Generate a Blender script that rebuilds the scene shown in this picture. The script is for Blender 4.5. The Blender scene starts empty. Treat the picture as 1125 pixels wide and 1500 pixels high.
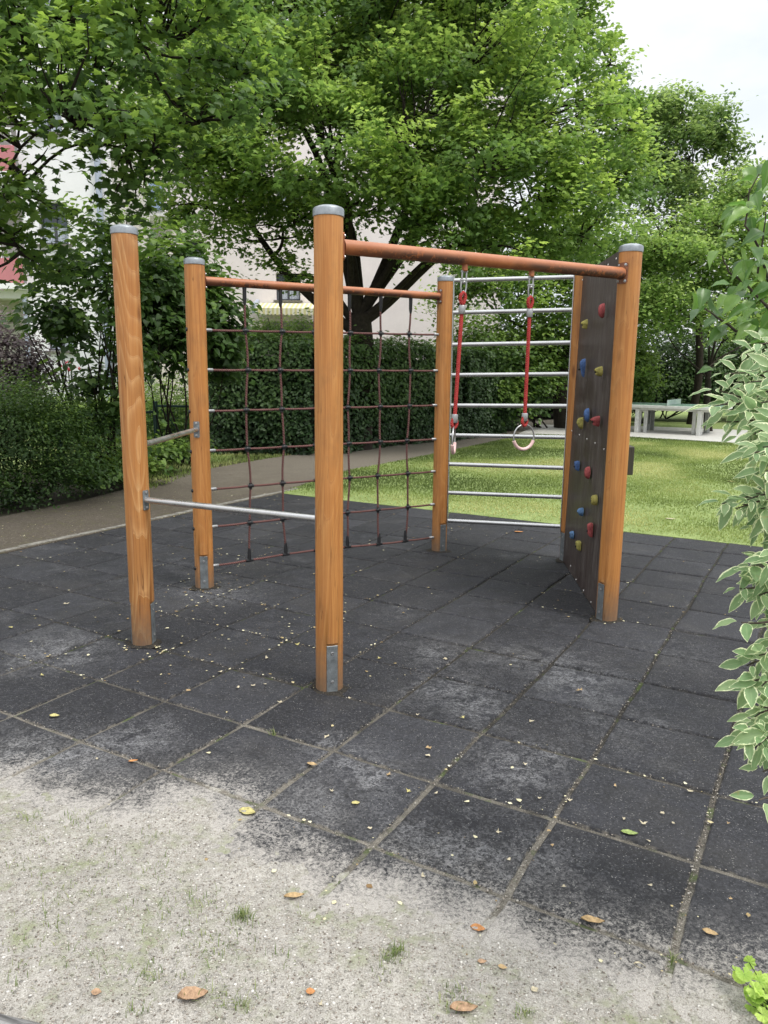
import bpy, math, random
import numpy as np
from mathutils import Vector, Matrix
random.seed(7); rng = np.random.default_rng(11)
R = math.radians
scn = bpy.context.scene
COL = scn.collection

# ------------------------------------------------------------------ camera
CF, CP, CR, CH = 1123.66, 0.184307, 0.011567, 1.64518
_f = Vector((0, math.cos(CP), -math.sin(CP))); _u = Vector((0, math.sin(CP), math.cos(CP))); _x = Vector((1, 0, 0))
CX = _x*math.cos(CR) + _u*math.sin(CR); CU = _u*math.cos(CR) - _x*math.sin(CR)
EYE = Vector((0, 0, CH))
def ray(px, py): return _f + CX*((px-562.5)/CF) + CU*((750-py)/CF)
def gp(px, py, z=0.0):
    d = ray(px, py); return EYE + d*((z-CH)/d.z)
def at(px, py, Y):
    d = ray(px, py); return EYE + d*(Y/d.y)
cam = bpy.data.cameras.new('camera'); camo = bpy.data.objects.new('camera', cam); COL.objects.link(camo)
cam.sensor_fit = 'VERTICAL'; cam.sensor_height = 36; cam.lens = 36*CF/1500; cam.clip_end = 2000; cam.clip_start = 0.05
M = Matrix.Identity(4)
for i in range(3):
    M[i][0] = CX[i]; M[i][1] = CU[i]; M[i][2] = -_f[i]; M[i][3] = EYE[i]
camo.matrix_world = M; scn.camera = camo

# ------------------------------------------------------------------ numpy noise
def _h(ix, iy, s):
    n = (ix*374761393 + iy*668265263 + s*1274126177) & 0x7fffffff
    n = ((n ^ (n >> 13))*1274126177) & 0x7fffffff
    return ((n ^ (n >> 16)) & 0xffff)/65535.0
def vn(x, y, s=0):
    x = np.asarray(x, float); y = np.asarray(y, float)
    ix = np.floor(x).astype(np.int64); iy = np.floor(y).astype(np.int64)
    fx = x-ix; fy = y-iy; fx = fx*fx*(3-2*fx); fy = fy*fy*(3-2*fy)
    a = _h(ix, iy, s); b = _h(ix+1, iy, s); c = _h(ix, iy+1, s); d = _h(ix+1, iy+1, s)
    return (a+(b-a)*fx)*(1-fy)+(c+(d-c)*fx)*fy - .5
def fbm(x, y, s=0, o=4):
    t = 0; a = 1.0
    for k in range(o):
        t = t + a*vn(np.asarray(x)*2**k, np.asarray(y)*2**k, s+k*17); a *= .5
    return t

# ------------------------------------------------------------------ objects
def tag(o, label=None, cat=None, group=None, kind=None):
    if label: o['label'] = label
    if cat: o['category'] = cat
    if group: o['group'] = group
    if kind: o['kind'] = kind
    return o
def empty(name, loc, label=None, cat=None, group=None):
    o = bpy.data.objects.new(name, None); COL.objects.link(o); o.location = loc; o.empty_display_size = .2
    o['_o'] = tuple(loc)
    return tag(o, label, cat, group)
def origin_of(o):
    p = Vector((0, 0, 0))
    while o is not None:
        p = p + o.location; o = o.parent
    return p
def mesh_obj(name, V, F, mat, parent=None, loc=None, attrs=None, smooth=None):
    """V in world coordinates; F list of tuples or an (n,k) array"""
    V = np.asarray(V, float).reshape(-1, 3)
    base = origin_of(parent) if parent is not None else Vector((0, 0, 0))
    L = Vector(loc) if loc is not None else base
    V = V - np.array(L)
    me = bpy.data.meshes.new(name)
    if isinstance(F, np.ndarray):
        n, k = F.shape
        me.vertices.add(len(V)); me.vertices.foreach_set('co', V.astype(np.float32).ravel())
        me.loops.add(n*k); me.loops.foreach_set('vertex_index', F.astype(np.int32).ravel())
        me.polygons.add(n); me.polygons.foreach_set('loop_start', (np.arange(n)*k).astype(np.int32))
        me.polygons.foreach_set('loop_total', np.full(n, k, np.int32))
        me.update(calc_edges=True)
    else:
        me.from_pydata(V.tolist(), [], F); me.update()
    if attrs:
        for an, av in attrs.items():
            a = me.attributes.new(an, 'FLOAT', 'POINT'); a.data.foreach_set('value', np.asarray(av, np.float32))
    if smooth is not None:
        me.polygons.foreach_set('use_smooth', [True]*len(me.polygons))
        if smooth < 180: me.set_sharp_from_angle(angle=R(smooth))
    me.materials.append(mat)
    o = bpy.data.objects.new(name, me); COL.objects.link(o)
    if parent is not None: o.parent = parent; o.location = L-base
    else: o.location = L
    return o

def frame(d):
    d = Vector(d).normalized()
    a = Vector((0, 0, 1)) if abs(d.z) < .9 else Vector((1, 0, 0))
    x = d.cross(a).normalized(); return x, d.cross(x).normalized(), d
class MB:
    def __init__(s): s.v = []; s.f = []
    def box(s, c, ax, ay, az, hx, hy, hz, bev=0.0):
        c = Vector(c); ax, ay, az = Vector(ax), Vector(ay), Vector(az)
        if bev <= 0:
            n = len(s.v)
            for k in range(8):
                s.v.append(c+ax*(hx if k & 1 else -hx)+ay*(hy if k & 2 else -hy)+az*(hz if k & 4 else -hz))
            for q in ((0, 2, 3, 1), (4, 5, 7, 6), (0, 1, 5, 4), (2, 6, 7, 3), (0, 4, 6, 2), (1, 3, 7, 5)): s.f.append(tuple(n+i for i in q))
        else:
            # chamfered box: three axis-inset quads hull
            b = min(bev, hx*.9, hy*.9, hz*.9); n = len(s.v); idx = {}
            for sx in (-1, 1):
                for sy in (-1, 1):
                    for sz in (-1, 1):
                        for w in range(3):
                            p = [sx*(hx-b), sy*(hy-b), sz*(hz-b)]
                            p[w] = (sx*hx, sy*hy, sz*hz)[w]
                            idx[(sx, sy, sz, w)] = len(s.v); s.v.append(c+ax*p[0]+ay*p[1]+az*p[2])
            def I(a, w): return idx[(a[0], a[1], a[2], w)]
            for w in range(3):
                u, t = [(1, 2), (2, 0), (0, 1)][w]
                for sg in (-1, 1):
                    q = []
                    for (su, st) in ((-1, -1), (1, -1), (1, 1), (-1, 1)):
                        a = [0, 0, 0]; a[w] = sg; a[u] = su; a[t] = st; q.append(I(a, w))
                    s.f.append(tuple(q if sg > 0 else q[::-1]))
            for w in range(3):      # edges along axis w
                u, t = [(1, 2), (2, 0), (0, 1)][w]
                for su in (-1, 1):
                    for st in (-1, 1):
                        a = [0, 0, 0]; a[u] = su; a[t] = st
                        a0 = list(a); a0[w] = -1; a1 = list(a); a1[w] = 1
                        q = (I(a0, u), I(a1, u), I(a1, t), I(a0, t)); s.f.append(q if su*st < 0 else q[::-1])
            for sx in (-1, 1):
                for sy in (-1, 1):
                    for sz in (-1, 1):
                        q = tuple(I((sx, sy, sz), w) for w in range(3)); s.f.append(q if sx*sy*sz > 0 else q[::-1])
        return s
    def tube(s, pts, rad, n=10, cap=True):
        pts = [Vector(p) for p in pts]
        if not hasattr(rad, '__len__'): rad = [rad]*len(pts)
        base = len(s.v); X = None
        for i, p in enumerate(pts):
            d = (pts[min(i+1, len(pts)-1)]-pts[max(i-1, 0)])
            if d.length < 1e-9: d = Vector((0, 0, 1))
            d.normalize()
            if X is None: X = frame(d)[0]
            X = (X-d*X.dot(d)).normalized(); Yv = d.cross(X)
            for k in range(n):
                a = 2*math.pi*k/n; s.v.append(p+X*(math.cos(a)*rad[i])+Yv*(math.sin(a)*rad[i]))
        for i in range(len(pts)-1):
            for k in range(n):
                a = base+i*n+k; b = base+i*n+(k+1) % n; s.f.append((a, b, b+n, a+n))
        if cap:
            s.f.append(tuple(base+k for k in range(n))[::-1]); s.f.append(tuple(base+(len(pts)-1)*n+k for k in range(n)))
        return s
    def lathe(s, c, axis, prof, n=24):
        """prof: list of (radius, height along axis)"""
        x, y, d = frame(axis); c = Vector(c); base = len(s.v)
        for r, h in prof:
            for k in range(n):
                a = 2*math.pi*k/n; s.v.append(c+d*h+x*(math.cos(a)*max(r, 1e-5))+y*(math.sin(a)*max(r, 1e-5)))
        for i in range(len(prof)-1):
            for k in range(n):
                a = base+i*n+k; b = base+i*n+(k+1) % n; s.f.append((a, b, b+n, a+n))
        s.f.append(tuple(base+k for k in range(n))[::-1]); s.f.append(tuple(base+(len(prof)-1)*n+k for k in range(n)))
        return s
    def ball(s, c, r, n=10, sq=(1, 1, 1)):
        c = Vector(c); base = len(s.v); m = n//2
        for i in range(m+1):
            t = math.pi*i/m
            for k in range(n):
                a = 2*math.pi*k/n
                s.v.append(c+Vector((math.sin(t)*math.cos(a)*r*sq[0], math.sin(t)*math.sin(a)*r*sq[1], math.cos(t)*r*sq[2])))
        for i in range(m):
            for k in range(n):
                a = base+i*n+k; b = base+i*n+(k+1) % n; s.f.append((a, a+n, b+n, b))
        return s
    def poly(s, pts, z0, z1):
        n = len(pts); b = len(s.v)
        for p in pts: s.v.append(Vector((p[0], p[1], z0)))
        for p in pts: s.v.append(Vector((p[0], p[1], z1)))
        s.f.append(tuple(range(b, b+n))[::-1]); s.f.append(tuple(range(b+n, b+2*n)))
        for k in range(n): s.f.append((b+k, b+(k+1) % n, b+n+(k+1) % n, b+n+k))
        return s
    def build(s, name, mat, parent=None, loc=None, smooth=35):
        o = mesh_obj(name, [tuple(v) for v in s.v], s.f, mat, parent, loc, None, smooth)
        return o

# ------------------------------------------------------------------ materials
def mat(name):
    m = bpy.data.materials.new(name); m.use_nodes = True; nt = m.node_tree; nt.nodes.clear()
    return m, nt
class NT:
    def __init__(s, nt): s.nt = nt
    def n(s, t, **k):
        nd = s.nt.nodes.new('ShaderNode'+t)
        for a, v in k.items():
            if a.startswith('i_'):
                key = a[2:]
                key = int(key) if key.isdigit() else key.replace('_', ' ')
                s.put(nd.inputs[key], v)
            else: setattr(nd, a, v)
        return nd
    def put(s, sock, v):
        if isinstance(v, bpy.types.NodeSocket): s.nt.links.new(v, sock)
        elif isinstance(v, bpy.types.Node): s.nt.links.new(v.outputs[0], sock)
        else: sock.default_value = v
    def math(s, op, a, b=0.0, clamp=False):
        nd = s.n('Math', operation=op, use_clamp=clamp); s.put(nd.inputs[0], a); s.put(nd.inputs[1], b); return nd.outputs[0]
    def mix(s, f, a, b, bt='MIX'):
        nd = s.n('Mix', data_type='RGBA', blend_type=bt); s.put(nd.inputs[0], f); s.put(nd.inputs[6], a); s.put(nd.inputs[7], b); return nd.outputs[2]
    def noise(s, vec, scale, det=3, rough=.55, dist=0.0):
        nd = s.n('TexNoise'); s.put(nd.inputs['Vector'], vec); nd.inputs['Scale'].default_value = scale
        nd.inputs['Detail'].default_value = det; nd.inputs['Roughness'].default_value = rough; nd.inputs['Distortion'].default_value = dist
        return nd.outputs[0]
    def vscale(s, vec, sc):
        nd = s.n('VectorMath', operation='MULTIPLY'); s.put(nd.inputs[0], vec); nd.inputs[1].default_value = sc; return nd.outputs[0]
    def vadd(s, a, b):
        nd = s.n('VectorMath', operation='ADD'); s.put(nd.inputs[0], a); s.put(nd.inputs[1], b); return nd.outputs[0]
    def ramp(s, f, st, interp='LINEAR'):
        nd = s.n('ValToRGB'); s.put(nd.inputs[0], f); cr = nd.color_ramp; cr.interpolation = interp
        while len(cr.elements) < len(st): cr.elements.new(.5)
        for e, (p, c) in zip(cr.elements, st):
            e.position = p; e.color = (c, c, c, 1) if not hasattr(c, '__len__') else (*c[:3], 1)
        return nd.outputs[0]
    def rng(s, f, a, b, c=0.0, d=1.0):
        nd = s.n('MapRange', clamp=True); s.put(nd.inputs[0], f); s.put(nd.inputs[1], a); s.put(nd.inputs[2], b); nd.inputs[3].default_value = c; nd.inputs[4].default_value = d
        return nd.outputs[0]
    def attr(s, name): return s.n('Attribute', attribute_name=name).outputs['Fac']
    def out(s, col, rough=.6, metal=0.0, bump=None, bstr=.3, bdist=.01, spec=.5, normal=None):
        p = s.n('BsdfPrincipled'); s.put(p.inputs['Base Color'], col); s.put(p.inputs['Roughness'], rough); s.put(p.inputs['Metallic'], metal)
        s.put(p.inputs['Specular IOR Level'], spec)
        if bump is not None:
            b = s.n('Bump'); s.put(b.inputs['Height'], bump); b.inputs['Strength'].default_value = bstr; b.inputs['Distance'].default_value = bdist
            s.nt.links.new(b.outputs[0], p.inputs['Normal'])
        o = s.n('OutputMaterial'); s.nt.links.new(p.outputs[0], o.inputs[0]); return p
    def obj(s): return s.n('TexCoord').outputs['Object']
    def pos(s): return s.n('NewGeometry').outputs['Position']
def c4(r, g, b): return (r, g, b, 1)

def m_plain(name, col, rough=.6, metal=0.0, var=.15, scale=8, bump=.15, spec=.5):
    m, nt = mat(name); N = NT(nt); P = N.pos()
    n1 = N.noise(P, scale, 5, .65); n2 = N.noise(P, scale*9, 3)
    v = N.math('ADD', N.math('MULTIPLY', n1, .7), N.math('MULTIPLY', n2, .3))
    dk = tuple(c*(1-var*1.6) for c in col); lt = tuple(min(1, c*(1+var)) for c in col)
    c = N.ramp(v, [(.3, dk), (.7, lt)])
    r = N.rng(n1, .3, .7, max(0, rough-.1), min(1, rough+.1))
    N.out(c, r, metal, n2, bump, .003, spec); return m

def m_wood(name, base, dark, light, ringk=22.0, seed=0.0, knots=True, grey=False):
    m, nt = mat(name); N = NT(nt); O = N.obj()
    info = N.n('ObjectInfo').outputs['Random']
    off = N.n('CombineXYZ'); N.put(off.inputs[0], N.math('MULTIPLY', info, 7.3)); N.put(off.inputs[1], seed); N.put(off.inputs[2], N.math('MULTIPLY', info, 13.1))
    V = N.vadd(O, off.outputs[0])
    low = N.noise(N.vscale(V, (4.2, 4.2, .50)), 1.0, 1.6, .38, .1)
    low = N.math('ADD', low, N.math('MULTIPLY', N.noise(N.vscale(V, (30, 30, 2.2)), 1.0, 2, .5), .012))
    fr_ = N.math('FRACT', N.math('MULTIPLY', low, ringk))
    rings = N.math('POWER', fr_, 4.0)                       # sharp late-wood line, slow fade: grown rings cut lengthwise
    lat = N.math('MULTIPLY', N.rng(fr_, .90, .97), N.rng(fr_, .97, 1.0, 1, 0))
    fib = N.noise(N.vscale(V, (170, 170, 3.2)), 1.0, 3, .6)
    fib2 = N.noise(N.vscale(V, (45, 45, 1.3)), 1.0, 3, .6)
    blot = N.noise(N.vscale(V, (2.2, 2.2, 1.4)), 1.0, 3, .6)
    c = N.mix(N.rng(blot, .3, .7), c4(*base), c4(*[x*.80 for x in base]))
    c = N.mix(N.math('MULTIPLY', rings, N.rng(blot, .25, .75, .25, .65)), c, c4(*light))
    c = N.mix(N.math('MULTIPLY', lat, .45), c, c4(*dark))
    c = N.mix(N.rng(fib2, .48, .72, 0, .5), c, c4(*dark))
    c = N.mix(N.rng(fib2, .25, .42, .35, 0), c, c4(*light))
    c = N.mix(N.rng(fib, .50, .75, 0, .6), c, c4(*dark))
    c = N.mix(N.math('MULTIPLY', N.rng(N.noise(N.vscale(V, (9, 9, 4)), 1.0, 5, .7), .52, .74), .35), c, c4(.16, .085, .04))
    if knots:
        vo = N.n('TexVoronoi', feature='F1'); N.put(vo.inputs['Vector'], N.vscale(V, (6.5, 6.5, 2.2))); vo.inputs['Scale'].default_value = 1.0
        k = N.rng(N.math('ADD', vo.outputs['Distance'], N.math('MULTIPLY', fib2, .04)), .08, .17, 1, 0)
        c = N.mix(N.math('MULTIPLY', k, .65), c, c4(*[x*.45 for x in dark]))
    # dirt and bleaching near the ground
    sep = N.n('SeparateXYZ'); N.put(sep.inputs[0], N.pos())
    zz = N.math('ADD', sep.outputs[2], N.math('MULTIPLY', N.noise(V, 30, 4, .7), -.22))
    low2 = N.rng(zz, -.10, .20, 1, 0)
    c = N.mix(N.math('MULTIPLY', low2, .75), c, c4(.13, .105, .08))
    # fine drying cracks
    crk = N.noise(N.vscale(V, (34, 34, .9)), 1.0, 2, .5)
    ck = N.math('MULTIPLY', N.rng(N.math('ABSOLUTE', N.math('SUBTRACT', crk, .5)), 0, .009, 1, 0), N.rng(blot, .44, .56))
    c = N.mix(N.math('MULTIPLY', ck, .7), c, c4(*[x*.3 for x in dark]))
    h = N.math('ADD', N.math('MULTIPLY', fib, .5), N.math('SUBTRACT', N.math('MULTIPLY', rings, .25), N.math('MULTIPLY', ck, 1.5)))
    N.out(c, N.rng(fib2, .3, .7, .38, .6), 0, h, .35, .002, .4); return m

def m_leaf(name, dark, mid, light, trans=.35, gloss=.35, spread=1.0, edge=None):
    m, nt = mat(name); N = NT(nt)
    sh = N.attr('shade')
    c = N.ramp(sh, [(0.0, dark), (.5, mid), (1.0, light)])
    n = N.noise(N.pos(), 60, 2)
    c = N.mix(N.rng(n, .3, .7, 0, .25), c, c4(*[x*.6 for x in mid]))
    if edge:
        e = N.attr('edge')
        e = N.math('ADD', e, N.math('ADD', N.math('MULTIPLY', N.math('SUBTRACT', N.noise(N.pos(), 150, 4), .5), 1.1), N.math('MULTIPLY', N.math('SUBTRACT', N.noise(N.pos(), 22, 2), .5), .8)))
        c = N.mix(N.rng(e, .55, .80), c, c4(*edge))
        c = N.mix(N.math('MULTIPLY', N.rng(N.noise(N.pos(), 38, 4, .7), .64, .72), .6), c, c4(.30, .24, .10))
        v = N.attr('vein'); c = N.mix(N.rng(v, .8, 1.0, 0, .35), c, c4(*light))
    p = N.n('BsdfPrincipled'); N.put(p.inputs['Base Color'], c); p.inputs['Roughness'].default_value = .5; p.inputs['Specular IOR Level'].default_value = gloss
    t = N.n('BsdfTranslucent'); tc = N.mix(.5, c, c4(.35, .5, .04), 'MIX') if not edge else c
    if not edge and 'lilac' in name:
        vn_ = N.attr('vein'); c = N.mix(N.rng(vn_, .75, 1.0, 0, .45), c, c4(.22, .34, .12)); N.put(p.inputs['Base Color'], c); p.inputs['Roughness'].default_value = .38
    hs = N.n('HueSaturation'); N.put(hs.inputs['Color'], c); hs.inputs['Saturation'].default_value = 1.05; hs.inputs['Value'].default_value = 1.85; hs.inputs['Hue'].default_value = .49
    N.put(t.inputs[0], hs.outputs[0])
    mx = N.n('MixShader'); mx.inputs[0].default_value = trans; nt.links.new(p.outputs[0], mx.inputs[1]); nt.links.new(t.outputs[0], mx.inputs[2])
    o = N.n('OutputMaterial'); nt.links.new(mx.outputs[0], o.inputs[0]); return m

M_bark = m_plain('bark', (.032, .026, .02), .9, 0, .5, 14, .8, .2)
M_barkg = m_plain('bark_grey', (.07, .058, .045), .9, 0, .5, 14, .8, .2)
M_steel = m_plain('galvanised_steel', (.22, .24, .25), .5, .5, .3, 22, .15)
M_cap = m_plain('galvanised_cap', (.30, .325, .35), .42, .6, .2, 30, .1)
M_tube = m_plain('stainless_tube', (.50, .50, .50), .30, .85, .10, 9, 0.0)
M_alu = m_plain('aluminium_sleeve', (.34, .345, .35), .42, .6, .15, 60, .05)
M_black = m_plain('black_plastic', (.012, .012, .014), .45, 0, .3, 40, .1)
M_bolt = m_plain('bolt_steel', (.4, .4, .4), .35, .9, .1, 60, .05)

# ------------------------------------------------------------------ leaves
def leaf_shape(kind):
    """returns verts (n,3) in leaf frame (x across, y along, z up), faces list, extra attrs"""
    if kind == 'maple':
        r = [(0, -.05), (.30, -.02), (.46, .12), (.34, .28), (.62, .55), (.26, .50), (.20, .66), (0, 1.0), (-.20, .66), (-.26, .50), (-.62, .55), (-.34, .28), (-.46, .12), (-.30, -.02)]
        V = [(x, y-.02, -.16*abs(x)-.10*max(0, y-.3)**2*2) for x, y in r]
        F = [tuple(range(14))]
        # triangulate as fan around centre for the fold
        V.append((0, .28, .03)); F = [(14, i, (i+1) % 14) for i in range(14)]
        return np.array(V), np.array(F)
    if kind == 'maple_lo':
        r = [(0, -.05), (.42, .05), (.34, .26), (.58, .56), (.22, .55), (0, 1.0), (-.22, .55), (-.58, .56), (-.34, .26), (-.42, .05)]
        V = [(x, y, -.18*abs(x)-.12*y*y) for x, y in r]; V.append((0, .3, .02))
        return np.array(V), np.array([(10, i, (i+1) % 10) for i in range(10)])
    if kind == 'oval':
        r = [(0, 0), (.26, .25), (.30, .5), (.18, .8), (0, 1.0), (-.18, .8), (-.30, .5), (-.26, .25)]
        V = [(x, y, .22*abs(x)-.14*y*y) for x, y in r]; V.append((0, .5, -.03))
        return np.array(V), np.array([(8, i, (i+1) % 8) for i in range(8)])
    if kind == 'kite':
        V = [(0, 0, 0), (.28, .42, .07), (0, 1, -.12), (-.28, .42, .07)]
        return np.array(V), np.array([(0, 1, 2), (0, 2, 3)])
    if kind == 'heart':
        r = [(0, .02), (.22, -.08), (.42, .08), (.44, .32), (.30, .62), (.12, .85), (0, 1.08), (-.12, .85), (-.30, .62), (-.44, .32), (-.42, .08), (-.22, -.08)]
        V = [(x, y, .25*abs(x)-.16*y*y) for x, y in r]; V.append((0, .4, -.03))
        return np.array(V), np.array([(12, i, (i+1) % 12) for i in range(12)])
def norm(a): return a/np.maximum(np.linalg.norm(a, axis=-1, keepdims=True), 1e-9)
def place_leaves(P, nrm, tip, size, shade, kind):
    """instances of a leaf shape: arrays of positions, normals, tip directions"""
    LV, LF = leaf_shape(kind); n = len(P); k = len(LV)
    nrm = norm(nrm); tip = norm(tip-nrm*np.sum(tip*nrm, 1, keepdims=True)); sd = np.cross(tip, nrm)
    S = size[:, None, None]
    wob = 1+.25*(rng.random((n, 1, 1))-.5)
    V = P[:, None, :] + S*(LV[None, :, 0:1]*wob*sd[:, None, :] + LV[None, :, 1:2]*tip[:, None, :] + LV[None, :, 2:3]*nrm[:, None, :]*(.4+1.2*rng.random((n, 1, 1))))
    F = (LF[None, :, :] + (np.arange(n)*k)[:, None, None]).reshape(-1, 3)
    return V.reshape(-1, 3), F, np.repeat(shade, k)
def rdir(n): return norm(rng.normal(size=(n, 3)))
UP = np.array([0, 0, 1.0])
def sprays(lobes, n, per, sr, size, kind, shell=.4, up=.8, light=.5, flat=.55, bottom=-.8, droop=.25, sub=0):
    """lobes: (centre, (rx,ry,rz)); leafy sprays scattered in each lobe, mostly near its surface"""
    C = np.array([tuple(l[0]) for l in lobes]); RR = np.array([l[1] if hasattr(l[1], '__len__') else (l[1],)*3 for l in lobes])
    w = np.array([(l[2] if len(l) > 2 else 1.0) for l in lobes])*np.prod(RR, 1)**(2/3); w /= w.sum()
    li = rng.choice(len(lobes), n, p=w); d = rdir(n); d[:, 2] = np.where(d[:, 2] < bottom, -d[:, 2], d[:, 2])
    r = rng.random(n)**shell
    bumpy = 1+.28*fbm(d[:, 0]*2.5+li*3.1, d[:, 1]*2.5+d[:, 2]*3.3, 5, 2)
    c = C[li]+d*RR[li]*(r*bumpy)[:, None]
    vh = 0
    if sub:     # gather the sprays into boughs: light caps and dark hollows painted into leaf colour
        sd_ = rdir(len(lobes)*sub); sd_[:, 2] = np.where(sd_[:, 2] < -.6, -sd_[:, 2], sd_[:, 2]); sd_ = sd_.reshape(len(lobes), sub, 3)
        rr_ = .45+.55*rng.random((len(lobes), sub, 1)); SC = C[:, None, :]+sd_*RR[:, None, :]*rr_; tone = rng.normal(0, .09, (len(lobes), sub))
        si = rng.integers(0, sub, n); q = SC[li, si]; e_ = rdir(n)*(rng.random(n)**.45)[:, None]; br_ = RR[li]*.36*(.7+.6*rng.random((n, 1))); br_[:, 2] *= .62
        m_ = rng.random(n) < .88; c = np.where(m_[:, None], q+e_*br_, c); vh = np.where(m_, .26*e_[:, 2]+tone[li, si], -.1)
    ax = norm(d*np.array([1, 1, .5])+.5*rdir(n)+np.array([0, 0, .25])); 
    sb = .30*(r-.55)+.28*d[:, 2]+.38*(rng.random(n)-.5) if not sub else .12*(r-.55)+.22*d[:, 2]+.24*(rng.random(n)-.5)+vh  # leaf tone: young outer growth plus painted shading, lighter on top
    L = sr*(.6+.8*rng.random(n))
    t = rng.random((n, per))*2-1
    side = rng.normal(size=(n, per, 3))*np.array([1, 1, flat])*(sr*.42)
    P = c[:, None, :]+ax[:, None, :]*(t*L[:, None])[:, :, None]+side
    P[:, :, 2] -= droop*(t**2)*L[:, None]
    P = P.reshape(-1, 3); m = len(P)
    dd = np.repeat(norm(d), per, 0)
    nr = norm(up*UP+.45*dd+.55*rdir(m)); tp = norm(np.repeat(ax, per, 0)+.9*rdir(m)+np.array([0, 0, -.35]))
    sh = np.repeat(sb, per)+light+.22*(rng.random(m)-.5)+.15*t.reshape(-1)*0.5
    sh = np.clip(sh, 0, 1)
    sz = size*(.65+.6*rng.random(m))
    return (*place_leaves(P, nr, tp, sz, sh, kind), c, ax)
def limb(mb, a, b, r0, r1, n=7, wob=.08, k=7, sag=0.0):
    a = Vector(a); b = Vector(b); L = (b-a).length; x, y, d = frame(b-a); pts = []; rr = []
    p1, p2 = random.uniform(0, 6), random.uniform(0, 6)
    for i in range(k+1):
        t = i/k; e = math.sin(math.pi*t)
        w = wob*L*e
        pts.append(a.lerp(b, t)+x*(w*math.sin(3.2*t+p1))+y*(w*math.cos(2.7*t+p2))+Vector((0, 0, sag*L*e)))
        rr.append(r0+(r1-r0)*t**.8)
    mb.tube(pts, rr, n, True); return pts
def tree(name, label, base, fork, lobes, n, per, sr, size, kind, lm, bm, tr=.25, group=None, twigs=.35, cat='tree', limb_r=.5, limb_k=1, **kw):
    root = empty(name, base, label, cat, group)
    V, F, sh, c, ax = sprays(lobes, n, per, sr, size, kind, **kw)
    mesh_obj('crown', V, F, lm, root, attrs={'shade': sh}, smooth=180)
    tk = MB(); fork = Vector(fork)
    limb(tk, Vector(base)-Vector((0, 0, .1)), fork, tr*1.15, tr*.85, 14, .03, 8)
    tk.build('trunk', bm, root, smooth=60)
    br = MB(); C = [Vector(l[0]) for l in lobes]; paths = []; prim = []
    if len(lobes) > 9:      # a few main boughs first; the rest leave them further out
        ch = [int(np.argmax([(c_-fork).length for c_ in C]))]
        while len(ch) < (11 if len(lobes) > 22 else 5):
            dd_ = [min((C[q]-C[j]).length for j in ch) for q in range(len(C))]; ch.append(int(np.argmax(dd_)))
        for q in ch:
            s0 = fork-(fork-Vector(base))*random.uniform(0, .16); p_ = limb(br, s0, C[q], tr*random.uniform(.30, .46), tr*.06, 9, .10, 14, .08); prim.append(p_); paths.append(p_[2:])
    for i, cc in enumerate(C):
        if prim:
            if i in ch: continue
            cand = [(k_, p_[k_], (p_[k_]-cc).length+(.9*max(0, p_[k_].z-cc.z))) for p_ in prim for k_ in range(1, 11)]; k_, s, _ = min(cand, key=lambda t_: t_[2]+.25*t_[0]*0)
            pts = limb(br, s, cc, tr*.26*(1-k_/16), tr*.05, 7, .12, 9, .06); paths.append(pts); continue
        rr = lobes[i][1]; rr = rr if not hasattr(rr, '__len__') else rr[0]
        s = fork + (fork-Vector(base))*(-random.uniform(0, .12))
        pts = limb(br, s, cc+Vector((0, 0, rr*.3)), tr*limb_r*random.uniform(.7, 1.1), tr*.07, 8, .09, 10, .04)
        paths.append(pts[2:])
    for j in range(int(n*twigs)):
        t = Vector(c[j]); best = min(paths, key=lambda P: min((q-t).length for q in P[::3])); q = min(best, key=lambda q: (q-t).length+.6*max(0, q.z-t.z))
        if (q-t).length > .05: limb(br, q, t, tr*.09, tr*.018, 4, .08, 4)
    br.build('branches', bm, root, smooth=80)
    return root
# ------------------------------------------------------------------ rubber tile mat
OX, OY, TA = 0.401336, 2.179904, 1.049500
DI = np.array([math.cos(TA), math.sin(TA)]); DJ = np.array([math.sin(TA), -math.cos(TA)])
def grid_pt(i, j): return np.array([OX, OY]) + .5*i*DI + .5*j*DJ
sand_px = [(-400, 1110), (-150, 1125), (0, 1140), (60, 1165), (130, 1180), (200, 1188), (255, 1165), (310, 1160), (345, 1195), (330, 1240), (390, 1262), (440, 1262), (475, 1295), (560, 1300), (640, 1322), (730, 1352), (850, 1400), (960, 1424), (1060, 1446), (1125, 1452), (1300, 1470), (1600, 1500)]
SP = np.array([(gp(*p).x, gp(*p).y) for p in sand_px])
def sdist(x, y):
    """distance to the sand margin, positive on the sand side"""
    P = np.stack([x, y], -1); best = np.full(x.shape, 1e9); sg = np.ones(x.shape)
    for a, b in zip(SP[:-1], SP[1:]):
        d = b-a; t = np.clip(((P-a)@d)/(d@d), 0, 1); q = a+t[..., None]*d; dist = np.linalg.norm(P-q, axis=-1)
        s = np.where(((P[..., 0]-a[0])*d[1]-(P[..., 1]-a[1])*d[0]) > 0, 1.0, -1.0)
        m = dist < best; best = np.where(m, dist, best); sg = np.where(m, s, sg)
    return best*sg
dust_px = [(212, 1078, 45, .8), (110, 1110, 60, .6), (300, 1195, 60, .7), (660, 1010, 60, .55), (700, 1040, 40, .5), (500, 1115, 60, .55), (740, 1125, 60, .55), (790, 1110, 40, .5), (640, 955, 40, .5), (820, 970, 55, .35), (560, 1150, 40, .6),
           (690, 1265, 60, .6), (600, 1230, 50, .5), (80, 945, 60, .55), (110, 960, 40, .5), (330, 870, 50, .4), (830, 1000, 50, .4), (740, 960, 40, .4), (1010, 960, 60, .2), (440, 1190, 60, .5), (590, 895, 30, .3), (290, 860, 30, .4), (870, 995, 60, .3), (900, 1060, 80, .25), (20, 1100, 60, .5), (790, 1260, 60, .4)]
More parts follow.
